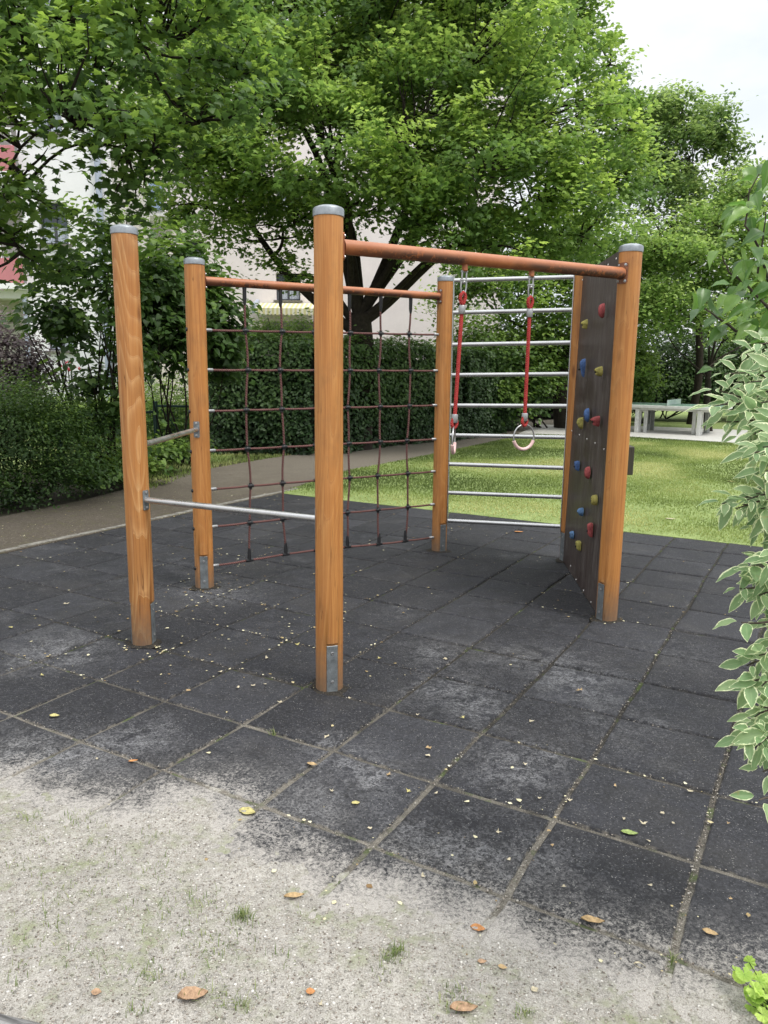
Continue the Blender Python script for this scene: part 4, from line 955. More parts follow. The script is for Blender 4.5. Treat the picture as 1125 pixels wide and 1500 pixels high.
# ------------------------------------------------------------------ buildings
M_wh = m_plain('white_render', (.86, .86, .88), .9, 0, .04, 3, .15, .2); M_pk = m_plain('pinkish_render', (.86, .79, .79), .9, 0, .05, 2, .15, .2)
M_bl = m_plain('pale_blue_panel', (.36, .47, .72), .6, 0, .06, 3, .05); M_bal = m_plain('dusty_pink_panel', (.52, .20, .22), .7, 0, .08, 3, .05); M_rec = m_plain('shaded_render', (.62, .60, .57), .9, 0, .08, 2, .1)
M_pipe = m_plain('zinc_downpipe', (.42, .47, .58), .5, .2, .1, 10, .05); M_frame = m_plain('dark_window_frame', (.05, .055, .065), .5, 0, .1, 20, .05)
M_glass = m_plain('window_glass', (.05, .07, .09), .08, 0, .5, 1.5, .0, .8); M_curt = m_plain('curtain', (.42, .46, .52), .9, 0, .3, 14, .1)
def facade_wall(name, x0, x1, z0, z1, y, th, holes, m_, parent):
    """wall with real openings; front face at y"""
    m = MB(); xs = sorted({x0, x1, *[h[0] for h in holes], *[h[1] for h in holes]}); zs = sorted({z0, z1, *[h[2] for h in holes], *[h[3] for h in holes]})
    for a, b in zip(xs[:-1], xs[1:]):
        run = None
        for c, d in zip(zs[:-1], zs[1:]):
            cx, cz = (a+b)/2, (c+d)/2
            if any(h[0] < cx < h[1] and h[2] < cz < h[3] for h in holes): continue
            n0 = len(m.v)
            for yy in (y, y+th):
                m.v += [Vector((a, yy, c)), Vector((b, yy, c)), Vector((b, yy, d)), Vector((a, yy, d))]
            m.f.append((n0, n0+1, n0+2, n0+3)); m.f.append((n0+7, n0+6, n0+5, n0+4))
    for h in holes:
        n0 = len(m.v); a, b, c, d = h
        for yy in (y, y+th): m.v += [Vector((a, yy, c)), Vector((b, yy, c)), Vector((b, yy, d)), Vector((a, yy, d))]
        m.f += [(n0, n0+4, n0+5, n0+1), (n0+1, n0+5, n0+6, n0+2), (n0+2, n0+6, n0+7, n0+3), (n0+3, n0+7, n0+4, n0)]
    for a, b in ((x0, x0), (x1, x1)): pass
    n0 = len(m.v)
    for yy in (y, y+th): m.v += [Vector((x0, yy, z0)), Vector((x1, yy, z0)), Vector((x1, yy, z1)), Vector((x0, yy, z1))]
    m.f += [(n0, n0+3, n0+7, n0+4), (n0+1, n0+5, n0+6, n0+2), (n0+3, n0+2, n0+6, n0+7)]
    return m.build(name, m_, parent, smooth=None)
def window(x0, x1, z0, z1, y, parent, split=2, curt=True, shutter=False):
    m = MB(); X, Yv, Z = Vector((1, 0, 0)), Vector((0, 1, 0)), Vector((0, 0, 1)); cx, cz = (x0+x1)/2, (z0+z1)/2; hx, hz = (x1-x0)/2, (z1-z0)/2; f = .05
    yy = y+.16
    for s_ in (-1, 1): m.box((cx+s_*(hx-f/2), yy, cz), X, Yv, Z, f/2, .03, hz); m.box((cx, yy+.001, cz+s_*(hz-f/2)), X, Yv, Z, hx-f, .028, f/2)
    for k in range(1, split): m.box((x0+(x1-x0)*k/split, yy-.002, cz), X, Yv, Z, .035, .029, hz-f)
    w = m.build('window', M_frame, parent)
    g_ = MB(); g_.box((cx, yy+.012, cz), X, Yv, Z, hx-f, .004, hz-f); g_.build('pane', M_glass, w)
    if curt:
        c = MB(); n = 26; b0 = len(c.v)
        for k in range(n+1):
            xx = x0+f+(x1-x0-2*f)*k/n
            for zz in (z0+f, z0+f+(z1-z0-2*f)*.42): c.v.append(Vector((xx, yy-.012+.008*math.sin(k*1.7), zz)))
        for k in range(n): c.f.append((b0+2*k, b0+2*k+2, b0+2*k+3, b0+2*k+1))
        c.build('curtain', M_curt, w, smooth=None)
    s = MB(); s.box((cx, y-.03, z0-.03), X, Yv, Z, hx+.08, .07, .025); s.build('sill', M_kerb, w)
    return w
YB = 20.0
def xz(px, py, Y): p = at(px, py, Y); return p.x, p.z
wb = empty('apartment_building', (-9.5, YB+2, 0), 'white rendered apartment building with pale blue downpipe behind the left trees', 'building')
xl = xz(-400, 400, YB)[0]; xr = xz(160, 320, YB)[0]
wins = []
for (a, b, c, d) in [(55, 101, 296, 358), (66, 110, 446, 514)]:
    x0, z1 = xz(a, c, YB); x1, z0 = xz(b, d, YB); wins.append((x0, x1, z0, z1))
w0 = wins[0]; dz = wins[0][2]-wins[1][2]
for k in (1, 2): wins.append((w0[0], w0[1], w0[2]+dz*k, w0[3]+dz*k))
bx1 = xz(42, 450, YB)[0]; bz0, bz1 = xz(20, 640, YB)[1], xz(20, 437, YB)[1]
recs = [(bx1-3.6, bx1, bz0, bz1)]+[(bx1-3.6, bx1, bz1+.35+dz*k, bz1+dz*(k+1)) for k in range(0, 3)]
zw = 12.5
facade_wall('wall', xl, xr, -.1, zw, YB, .35, [(w[0], w[1], w[2], w[3]) for w in wins]+recs, M_wh, wb)
for w in wins: window(*w, YB, wb)
m = MB(); m.box(((xl+xr)/2, YB+3.4, zw/2), (1, 0, 0), (0, 1, 0), (0, 0, 1), (xr-xl)/2-.02, .1, zw/2-.02); m.box((xr-.1, YB+1.9, zw/2), (1, 0, 0), (0, 1, 0), (0, 0, 1), .09, 1.5, zw/2-.03)
for (a, b, c, d) in recs: m.box(((a+b)/2, YB+1.5, (c+d)/2), (1, 0, 0), (0, 1, 0), (0, 0, 1), (b-a)/2+.3, .05, (d-c)/2+.2); m.box(((a+b)/2, YB+.95, d+.14), (1, 0, 0), (0, 1, 0), (0, 0, 1), (b-a)/2, .55, .10)
m.build('balcony_recess', M_rec, wb)
for (a, b, c, d) in recs[1:]:
    m = MB(); m.box(((a+b)/2, YB-.30, c+.28), (1, 0, 0), (0, 1, 0), (0, 0, 1), (b-a)/2+.05, .03, .30, .005); m.build('balcony_panel', M_bal, wb)
    m = MB(); m.box(((a+b)/2, YB-.06, c-.08), (1, 0, 0), (0, 1, 0), (0, 0, 1), (b-a)/2+.05, .29, .07); m.build('balcony_slab', M_wh, wb)
    m = MB(); m.tube([(a-.05, YB-.3, c+.95), (b+.05, YB-.3, c+.95)], .025, 8)
    for k in range(9): m.tube([(a+(b-a)*k/8, YB-.3, c+.5), (a+(b-a)*k/8, YB-.3, c+.95)], .012, 6)
    m.build('balcony_railing', M_wh, wb)
x_, z_ = xz(148, 300, YB); m = MB(); m.tube([(x_, YB-.09, .1), (x_, YB-.09, zw)], .075, 14); m.build('downpipe', M_pipe, wb)
x2_ = xz(39, 460, YB)[0]; m = MB(); m.tube([(x2_, YB-.07, 0), (x2_, YB-.07, bz1)], .05, 12); m.build('downpipe', M_pipe, wb)
m = MB(); m.box(((xl+xr)/2, YB+1.6, zw+.12), (1, 0, 0), (0, 1, 0), (0, 0, 1), (xr-xl)/2+.3, 2.2, .12); m.build('roof', M_frame, wb)

YP = 27.0
pb = empty('apartment_building', (0, YP+2, 0), 'pinkish rendered apartment building with striped awning behind the big maple', 'building')
pxl = xz(160, 300, YP)[0]; pxr = xz(735, 400, YP)[0]
pw = []
for (a, b, c, d) in [(268, 300, 352, 392), (404, 440, 400, 440), (404, 440, 268, 308), (268, 300, 222, 262), (474, 506, 268, 310), (610, 640, 268, 312)]:
    x0, z1 = xz(a, c, YP); x1, z0 = xz(b, d, YP); pw.append((x0, x1, z0, z1))
ax0, az1 = xz(384, 470, YP); ax1, az0 = xz(475, 560, YP)
bx0, bz1 = xz(165, 306, YP); bx1_, _q = xz(236, 306, YP)
hol = pw+[(ax0, ax1, max(.1, az0), az1), (bx0, bx1_, xz(200, 375, YP)[1], bz1)]
facade_wall('wall', pxl, pxr, -.1, 12.0, YP, .35, hol, M_pk, pb)
for w in pw: window(*w, YP, pb, 2, True)
m = MB(); m.box(((pxl+pxr)/2, YP+2.5, 6), (1, 0, 0), (0, 1, 0), (0, 0, 1), (pxr-pxl)/2-.02, .1, 5.98); m.box((pxr-.1, YP+1.4, 6), (1, 0, 0), (0, 1, 0), (0, 0, 1), .09, 1.0, 5.96); m.build('rear_wall', M_rec, pb)
m = MB(); xx0, zz1 = xz(178, 268, YP-1.2); xx1, zz0 = xz(240, 308, YP-1.2); m.box(((xx0+xx1)/2, YP-1.2, (zz0+zz1)/2), (1, 0, 0), (0, 1, 0), (0, 0, 1), (xx1-xx0)/2, .04, (zz1-zz0)/2, .01); m.build('balcony_panel', M_bl, pb)
m = MB(); m.box(((xx0+xx1)/2, YP-.6, zz0-.09), (1, 0, 0), (0, 1, 0), (0, 0, 1), (xx1-xx0)/2+.03, .6, .08); m.build('balcony_slab', M_wh, pb)
m = MB(); m.box(((pxl+pxr)/2, YP+1.2, 12.12), (1, 0, 0), (0, 1, 0), (0, 0, 1), (pxr-pxl)/2+.3, 1.8, .12); m.build('roof', M_frame, pb)
# awning
ma, nt = mat('striped_awning_cloth'); N = NT(nt); s = N.n('SeparateXYZ'); N.put(s.inputs[0], N.obj())
st = N.math('GREATER_THAN', N.math('SINE', N.math('MULTIPLY', s.outputs[0], 42.0)), 0.0); N.out(N.mix(st, c4(.72, .70, .60), c4(.60, .56, .28)), .8)
ax0, az1 = xz(374, 450, YP-1.0); ax1, az0 = xz(462, 464, YP-1.0)
aw = empty('awning', ((ax0+ax1)/2, YP-.6, az1), 'yellow and cream striped awning on the pink building', 'awning')
V = []; F = []; K = 60
for k in range(K+1):
    x = ax0+(ax1-ax0)*k/K
    V += [(x, YP-.05, az1+.22), (x, YP-1.0, az1-.02), (x, YP-1.0, az1-.20-.05*abs(math.sin(k*math.pi/4)))]
for k in range(K):
    for j in (0, 1): F.append((3*k+j, 3*k+3+j, 3*k+4+j, 3*k+1+j))
mesh_obj('cloth', V, F, ma, aw)
m = MB(); m.box((ax0-.05, YP-.6, az1+.06), (1, 0, 0), Vector((0, -1, -.22)).normalized(), Vector((0, -.22, 1)).normalized(), .06, .5, .16, .02); m.build('end_cap', M_pipe, aw)

# ------------------------------------------------------------------ green garden fence
M_gf = m_plain('dark_green_metal', (.018, .055, .042), .5, .2, .2, 20, .05)
fp0 = gp(90, 695); fp1 = gp(231, 678); fp2 = gp(300, 680)
fp0.z = fp1.z = fp2.z = 0
def fence(name, label, cat, a, b, h, gate=False):
    g_ = empty(name, tuple(a), label, cat); d = (b-a); L = d.length; d.normalize(); w = Vector((-d.y, d.x, 0))
    m = MB()
    for zz in (h, .10): MB().box(a+d*L/2+U3*zz, d, w, U3, L/2, .02, .02, .004).build('rail', M_gf, g_)
    for k in (0, 1): 
        p = a+d*L*k; m = MB(); m.box(p+U3*(h+.06)/2, d, w, U3, .032, .032, (h+.10)/2, .004); m.build('fence_post', M_gf, g_)
    m = MB(); nx = int(L/.055); nz = int((h-.12)/.09)
    for k in range(1, nx): m.tube([a+d*(L*k/nx)+U3*.11, a+d*(L*k/nx)+U3*(h-.02)], .003, 4)
    for k in range(1, nz): m.tube([a+U3*(.11+(h-.13)*k/nz)+w*.006, b+U3*(.11+(h-.13)*k/nz)+w*.006], .003, 4)
    m.build('wire_mesh', M_gf, g_)
    if gate:
        m = MB(); m.tube([a+U3*(h*.95)+d*.1, b-d*.1+U3*.15], .012, 8); m.build('brace', M_gf, g_)
fence('garden_gate', 'green metal garden gate with wire mesh, seen left of the rope net', 'gate', fp1, fp2, .98, True)
fence('garden_fence', 'low green wire fence half hidden behind the left shrubs', 'fence', fp0, fp1, .88)

# ------------------------------------------------------------------ weathered timber edge, bottom left
q0 = gp(-60, 1452, .075); q1 = gp(150, 1512, .075); dq = (q1-q0).normalized(); q0 = q0-dq*.6; wq = Vector((dq.y, -dq.x, 0))
if wq.y > 0: wq = -wq
m = MB(); L = (q1-q0).length; n0 = 12; K = 40
for k in range(K+1):
    c = q0+dq*(L*k/K)+wq*.075; c.z = .0
    for j in range(n0):
        a = 2*math.pi*j/n0; x = math.copysign(abs(math.cos(a))**.5, math.cos(a))*.075; z = math.copysign(abs(math.sin(a))**.5, math.sin(a))*.075
        m.v.append(c+wq*x+U3*(z+.004*math.sin(k*.9+j*2)+.0015*random.uniform(-1, 1)))
for k in range(K):
    for j in range(n0): a = k*n0+j; b = k*n0+(j+1) % n0; m.f.append((a, b, b+n0, a+n0))
m.f.append(tuple(range(n0))); m.f.append(tuple(range(K*n0, K*n0+n0))[::-1])
mt_, nt = mat('weathered_timber'); N = NT(nt); P = N.pos()
rot = N.n('VectorRotate'); N.put(rot.inputs[0], P); rot.inputs['Axis'].default_value = (0, 0, 1); rot.inputs['Angle'].default_value = -math.atan2(dq.y, dq.x)
g_ = N.noise(N.vscale(rot.outputs[0], (2.5, 90, 90)), 1, 5, .65); g2_ = N.noise(P, 30, 4, .7)
N.out(N.mix(N.rng(g2_, .4, .7, 0, .4), N.ramp(g_, [(.3, (.06, .058, .06)), (.5, (.20, .195, .195)), (.75, (.36, .355, .35))]), c4(.14, .14, .13)), .85, 0, g_, .8, .004, .2)
o = m.build('timber_edging', mt_, loc=tuple(q0), smooth=60); tag(o, 'weathered grey timber edging in the bottom left corner', 'timber')

# ------------------------------------------------------------------ trees
LM_maple = m_leaf('maple_leaves', (.045, .092, .028), (.13, .225, .055), (.35, .48, .115), .46, .35)
LM_mapd = m_leaf('norway_maple_leaves', (.028, .060, .020), (.085, .16, .04), (.26, .39, .075), .45, .35)
LM_pale = m_leaf('pale_tree_leaves', (.035, .07, .022), (.12, .20, .06), (.34, .45, .15), .4, .3)
LM_lt = m_leaf('light_green_leaves', (.04, .085, .02), (.15, .25, .06), (.40, .52, .17), .45, .3)
LM_hedge = m_leaf('hedge_leaves', (.010, .026, .010), (.034, .075, .022), (.14, .24, .06), .22, .45)
LM_shrub = m_leaf('shrub_leaves', (.018, .042, .012), (.062, .125, .028), (.20, .31, .06), .35, .4)
LM_dim = m_leaf('dim_foliage', (.010, .022, .008), (.030, .060, .018), (.09, .15, .04), .25, .3)
def lob(l): return [(at(px, py, Y), r if not isinstance(r, tuple) else r) for (px, py, Y, r) in l]
main = [(310, 250, 15.5, 1.4), (390, 170, 15, 1.6), (345, 345, 16, (1.25, 1.0, .75)), (450, 90, 15.5, 1.9), (480, 225, 14.5, 1.6), (570, 60, 16, 2.1), (600, 205, 14.3, 1.8), (680, 110, 15.5, 2.0), (700, 255, 14.2, 1.7), (775, 190, 15.5, 1.7),
        (790, 300, 15, 1.5), (832, 120, 17, 1.3), (865, 245, 16.5, 1.15), (905, 185, 17, (.75, .8, .8)), (893, 95, 17.5, (.55, .6, .7)), (915, 260, 17, (.7, .8, .7)), (640, 345, 14.6, (1.3, 1.1, .7)), (720, 360, 14.4, (1.2, 1.1, .75)), (850, 345, 16, (1.2, 1.1, .9)), (430, 330, 15.5, (1.2, 1.1, .6)), (555, 300, 15.2, (1.3, 1.1, .7)), (610, -60, 16, 2.3), (740, 0, 17, 1.9), (450, -70, 16, 2.1), (300, 50, 16.5, 1.6), (820, 30, 17.5, .95), (510, 130, 17.5, 1.8), (650, 180, 17.5, 1.8), (790, 385, 15.5, (.9, .9, .5)), (410, 400, 15.8, (.8, .8, .35)), (250, 160, 16, 1.2), (300, 140, 15.5, 1.3), (255, 235, 15.8, 1.1), (290, 300, 15.8, (1.0, .9, .7)), (380, 260, 15.5, 1.3), (340, 90, 16.5, 1.5), (470, 300, 16.5, (1.3, 1.1, .6)), (560, 20, 18, 2.2)]
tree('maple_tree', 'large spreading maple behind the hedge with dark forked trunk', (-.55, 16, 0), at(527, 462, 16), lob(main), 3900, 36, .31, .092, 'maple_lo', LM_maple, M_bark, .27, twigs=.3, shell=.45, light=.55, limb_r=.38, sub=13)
# overhanging tree on the left
left = [(40, 250, 7.6, (1.3, 1.1, .9)), (150, 120, 7.6, (1.2, 1.1, .8)), (30, 60, 7.4, (1.1, 1.0, .7)), (250, 60, 8, (1.1, 1.0, .65)), (105, 180, 7.2, (.8, .8, .35)), (290, 180, 8.2, (.75, .8, .55)), (30, 370, 7.8, (.7, .7, .5)), (225, 225, 7.8, (.42, .5, .25)), (100, -30, 7.5, (1.4, 1.2, .7)), (330, -20, 8.5, (1.0, 1.0, .6)), (-80, 150, 7.5, 1.3), (-120, 320, 7.8, 1.1), (80, 400, 8.3, (.55, .5, .35)), (345, 100, 8.6, (.6, .6, .5)), (-60, 0, 7, 1.3), (-260, 100, 7.5, 1.4), (-260, 300, 8, 1.3), (0, 180, 9.0, 1.0), (160, 30, 8.8, 1.0)]
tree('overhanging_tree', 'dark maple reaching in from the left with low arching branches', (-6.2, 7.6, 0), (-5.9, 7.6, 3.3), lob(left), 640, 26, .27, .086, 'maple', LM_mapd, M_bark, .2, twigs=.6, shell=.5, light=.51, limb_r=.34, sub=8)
far = [(1010, 230, 25, 1.6), (985, 330, 25, 1.7), (1040, 200, 25.5, (1.0, 1.0, 1.1)), (960, 190, 25.5, (1.1, 1.2, 1.2)), (1050, 300, 25, 1.3), (1020, 400, 25, 1.9), (940, 270, 25.5, 1.4), (1066, 225, 25, (.55, .6, .8)), (1000, 160, 25, (.9, .9, .6)), (930, 400, 25.5, 1.6), (965, 170, 26, (1.0, 1.0, .9)), (950, 220, 26, 1.3), (1075, 330, 25.5, 1.3), (1085, 270, 26, (.8, .8, 1.0)), (1030, 160, 26, (.5, .6, .7)), (1120, 400, 26, 1.6)]
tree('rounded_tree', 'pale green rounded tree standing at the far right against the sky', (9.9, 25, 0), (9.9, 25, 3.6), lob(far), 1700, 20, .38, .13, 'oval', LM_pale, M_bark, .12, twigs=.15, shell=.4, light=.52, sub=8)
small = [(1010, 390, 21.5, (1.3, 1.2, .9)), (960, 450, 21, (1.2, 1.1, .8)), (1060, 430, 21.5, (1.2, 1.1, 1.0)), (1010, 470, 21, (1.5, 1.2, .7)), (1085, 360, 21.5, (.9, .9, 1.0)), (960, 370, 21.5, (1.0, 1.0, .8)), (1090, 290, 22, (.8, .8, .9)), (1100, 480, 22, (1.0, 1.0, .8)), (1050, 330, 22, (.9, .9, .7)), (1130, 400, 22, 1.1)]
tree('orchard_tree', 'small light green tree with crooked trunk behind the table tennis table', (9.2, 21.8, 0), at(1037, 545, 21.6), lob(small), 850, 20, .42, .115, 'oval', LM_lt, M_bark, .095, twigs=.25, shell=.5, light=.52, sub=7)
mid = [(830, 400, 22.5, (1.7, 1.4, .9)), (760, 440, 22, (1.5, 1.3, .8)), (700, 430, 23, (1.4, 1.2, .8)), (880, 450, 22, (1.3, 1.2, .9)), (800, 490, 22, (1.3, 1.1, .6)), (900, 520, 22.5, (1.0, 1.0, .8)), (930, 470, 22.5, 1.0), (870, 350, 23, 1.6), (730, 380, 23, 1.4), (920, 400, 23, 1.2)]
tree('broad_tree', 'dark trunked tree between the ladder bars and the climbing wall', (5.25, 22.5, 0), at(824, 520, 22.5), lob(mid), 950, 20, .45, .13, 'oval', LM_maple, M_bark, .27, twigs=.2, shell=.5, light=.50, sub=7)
# shrubs under the trees on the right
def shrub(name, label, base, lobes, n, per, sr, size, kind, lm, stems=5, cat='shrub', r=.03, **kw):
    root = empty(name, base, label, cat)
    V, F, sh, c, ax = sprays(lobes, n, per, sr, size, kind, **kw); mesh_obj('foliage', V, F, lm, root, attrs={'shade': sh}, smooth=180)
    st = MB(); b = Vector(base)
    for k in range(stems):
        l = lobes[k % len(lobes)]; t = Vector(l[0])+Vector(tuple(rng.normal(size=3)*.25)); s0 = b+Vector((random.uniform(-.15, .15)*(1+stems*.08), random.uniform(-.15, .15), -.03))
        pts = limb(st, s0, t, r*random.uniform(.7, 1.2), r*.25, 6, .06, 8)
        for _ in range(2):
            q = pts[random.randint(3, 6)]; limb(st, q, q+Vector((random.uniform(-.5, .5), random.uniform(-.4, .4), random.uniform(.3, .9)))*min(1.0, (t-b).length*.4), r*.4, r*.12, 4, .08, 5)
    for j in range(int(n*.18)):
        cc = Vector(c[j]); l = min(lobes, key=lambda L: (Vector(L[0])-cc).length); limb(st, Vector(l[0]).lerp(cc, .2), cc, r*.22, r*.08, 4, .08, 3)
    st.build('stems', M_bark, root, smooth=60); return root
shrub('understory_shrub', 'leafy light shrub right of the dark hedge, behind the ladder', (4.6, 22.5, 0), lob([(740, 530, 21.5, (1.4, 1.0, 1.1)), (690, 510, 21, (1.0, .9, .9)), (770, 570, 21.8, (1.1, .9, .8)), (715, 585, 20.8, (1.0, .8, .8)), (790, 520, 22.5, (1.1, .9, .9))]), 700, 22, .32, .12, 'oval', LM_shrub, 6, light=.52, shell=.35)
shrub('dark_shrub', 'dense dark shrub behind the table tennis table', (10.2, 28, 0), lob([(985, 540, 27, (1.8, 1.2, 1.3)), (1030, 550, 27, (1.4, 1.2, 1.1)), (950, 560, 27.5, (1.0, 1.0, .9)), (1080, 540, 28, (1.5, 1.2, 1.3)), (1130, 530, 28, 1.7), (970, 572, 26.6, (1.6, .9, .6)), (1020, 574, 26.6, (1.6, .9, .6)), (1075, 574, 27, (1.8, .9, .6)), (930, 574, 27, (1.2, .9, .6)), (1150, 570, 28, (2, 1, .9))]), 1700, 22, .32, .12, 'oval', LM_hedge, 6, light=.5, shell=.3)
shrub('bright_shrub', 'narrow bright green shrub just right of the climbing wall post', (8.3, 25, 0), lob([(935, 560, 24.5, (.65, .7, .9)), (925, 520, 24.5, (.7, .7, .7)), (900, 570, 25, (1.0, .8, .8))]), 320, 22, .28, .11, 'oval', LM_shrub, 5, light=.62, shell=.35)
shrub('far_shrub', 'shadowed shrub at the far end of the path between the posts', (6.3, 29, 0), lob([(850, 560, 28, (1.3, 1, 1.2)), (810, 565, 29, (1.4, 1, 1.2)), (880, 520, 28.5, (1.5, 1, 1.3)), (770, 560, 31, (1.8, 1, 1.5)), (860, 580, 27.6, (1.6, .8, .6)), (800, 585, 28.5, (1.8, .8, .6)), (900, 585, 27.6, (1.4, .8, .6))]), 1100, 22, .35, .13, 'oval', LM_dim, 5, light=.5, shell=.3)

# clipped hedge along the path
def hedge(name, label, line, h, th, n, size, lm, kind='oval', lt=.45):
    P = [Vector((x, y, 0)) for x, y in line]; c0 = P[0].lerp(P[-1], .5); root = empty(name, tuple(c0), label, 'hedge')
    seg = [(a, b, (b-a).length) for a, b in zip(P[:-1], P[1:])]; tot = sum(s[2] for s in seg)
    Ps, Ns, Sh = [], [], []
    inn = MB()
    for a, b, L in seg:
        d = (b-a).normalized(); w = Vector((-d.y, d.x, 0)); w = -w if w.y > 0 else w
        m_ = int(n*L/tot); u = rng.random(m_)*L; face = rng.choice(3, m_, p=[.66, .24, .10])
        v = rng.random(m_); dep = rng.random(m_)**2*.28
        bx = .24*fbm(u*1.1+a.x, v*h*1.1, 61, 3)+.08*fbm(u*5, v*h*5, 62, 2)
        off = np.where(face == 0, th/2-dep+bx, np.where(face == 1, (v-.5)*th, -th/2+dep)); z = np.where(face == 1, h-dep+bx+.22*fbm(u*1.7, v*2, 63, 3)+(rng.random(m_) < .05)*.2*rng.random(m_), v*h)
        A = np.array(a)[None]+np.outer(u, np.array(d))+np.outer(off, np.array(w)); A[:, 2] = np.maximum(z, .02)
        nn_ = np.where((face == 0)[:, None], np.array(w)[None], np.where((face == 1)[:, None], UP[None], -np.array(w)[None]))
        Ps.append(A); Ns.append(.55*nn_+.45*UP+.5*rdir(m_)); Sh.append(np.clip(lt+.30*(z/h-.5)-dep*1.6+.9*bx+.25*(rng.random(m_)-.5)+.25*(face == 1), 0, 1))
        inn.box((a+b)/2+U3*(h*.46), d, w, U3, L/2, th/2-.22, h*.46-.1)  # dark box added inside so the hedge reads opaque
    A = np.concatenate(Ps); Nn = np.concatenate(Ns); S = np.concatenate(Sh)
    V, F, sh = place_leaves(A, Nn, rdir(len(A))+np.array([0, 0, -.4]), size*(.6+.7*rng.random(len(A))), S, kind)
    mesh_obj('foliage', V, F, lm, root, attrs={'shade': sh}, smooth=180); inn.build('dark_core', m_plain('hedge_inside', (.012, .014, .008), .95, 0, .5, 8, .8, .1), root, smooth=None)
    return root
hl_ = [G2(300, 665), G2(450, 668), G2(540, 655), G2(650, 645), G2(730, 630)]
hl_ = [(x+.1, y+.55) for x, y in hl_]
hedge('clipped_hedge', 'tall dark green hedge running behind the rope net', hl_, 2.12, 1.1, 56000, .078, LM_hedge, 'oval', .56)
shrub('hedge_bush', 'loose light green shoots on top of the hedge below the awning', (-1.5, 16.6, 0), lob([(440, 490, 16.5, (.7, .5, .35)), (380, 485, 16.6, (.5, .4, .25)), (335, 510, 16.4, (.5, .4, .4))]), 130, 22, .22, .08, 'oval', LM_lt, 4, light=.35)
# left thicket
shrub('multi_stem_shrub', 'tall multi stemmed shrub with heart shaped leaves left of the front post', tuple(gp(160, 702)), lob([(120, 390, 10.3, (.75, .6, .55)), (100, 480, 10.2, (.65, .5, .45)), (170, 440, 10.6, (.6, .5, .5)), (150, 340, 10.4, (.45, .4, .35)), (75, 455, 10.0, (.4, .4, .3)), (130, 560, 10.6, (.6, .5, .35)), (235, 390, 10.9, (.55, .5, .55)), (190, 520, 10.8, (.5, .5, .5)), (180, 610, 10.5, (.45, .4, .35))]), 230, 13, .22, .10, 'heart', LM_shrub, 12, r=.028, light=.38, shell=.6, droop=.5)
shrub('dark_leafy_shrub', 'dark leafy shrub with drooping stems between the two left posts', tuple(gp(262, 678)), lob([(250, 400, 12.5, (.7, .6, .6)), (285, 470, 12.5, (.7, .6, .7)), (235, 500, 12.4, (.55, .5, .7)), (310, 450, 12.8, (.5, .5, .6)), (215, 440, 12.2, (.6, .5, .7)), (320, 520, 13, (.35, .4, .5))]), 480, 15, .26, .11, 'heart', LM_shrub, 10, r=.02, light=.30, shell=.5, droop=.6)
shrub('low_bush', 'dense fine leaved dark bush at the left edge beside the path', tuple(gp(50, 730)), lob([(20, 640, 9.2, (.75, .6, .6)), (85, 650, 9.6, (.6, .5, .55)), (50, 700, 9.1, (.8, .45, .35)), (120, 690, 10, (.5, .4, .35)), (-60, 640, 9.2, (.8, .6, .7)), (40, 600, 9.9, (.6, .5, .45)), (0, 720, 8.8, (.5, .3, .2)), (110, 610, 10.2, (.45, .4, .3))]), 1100, 26, .20, .048, 'kite', LM_shrub, 8, r=.015, light=.30, shell=.4)
shrub('purple_smoke_bush', 'smoky purple leaved bush at the left picture edge', tuple(gp(10, 700)+Vector((-.3, 1.5, 0))), lob([(15, 510, 11, (.45, .4, .45)), (45, 540, 11, (.35, .35, .3)), (-50, 520, 11.2, (.6, .5, .6)), (20, 570, 11, (.5, .4, .3))]), 300, 20, .2, .065, 'oval', m_leaf('smoky_purple_leaves', (.045, .035, .045), (.13, .10, .11), (.26, .22, .20), .3, .3), 6, r=.015, light=.45)
shrub('ground_cover_plant', 'broad leaved low plants along the path below the left shrubs', tuple(gp(190, 712)), lob([(190, 690, 10.7, (.55, .35, .22)), (240, 668, 12, (.5, .35, .25)), (140, 700, 10, (.35, .3, .2)), (170, 670, 11.4, (.6, .3, .25)), (270, 655, 13, (.4, .3, .2))]), 260, 14, .14, .085, 'oval', LM_shrub, 5, r=.008, light=.50, bottom=-.1)
# sunny garden beyond the fence
for i, (nm, lb, px, py, Y, rr, lm) in enumerate([('garden_bush', 'sunlit bush in the garden behind the green gate', 250, 600, 17.5, (1.0, .7, .7), LM_lt), ('garden_bush', 'bright low bush between the shrub stems in the left garden', 130, 630, 16.5, (1.1, .6, .5), LM_lt), ('garden_bush', 'light green bush by the white house wall', 60, 600, 18, (1.1, .7, .6), LM_pale), ('garden_bush', 'rounded garden bush under the pink building', 310, 560, 19, (1.2, .8, .9), LM_pale), ('garden_bush', 'garden bush left of the gate behind the front post', 185, 590, 18.5, (1.0, .7, .8), LM_lt)]):
    c = at(px, py, Y); shrub(nm, lb, (c.x, Y, 0), [((c.x, Y, max(.35, c.z)), rr), ((c.x+.4, Y+.2, .45), (rr[0]*.8, rr[1], .45)), ((c.x-.4, Y, .4), (rr[0]*.8, rr[1], .4))], 260, 20, .22, .075, 'oval', lm, 5, r=.015, light=.5)
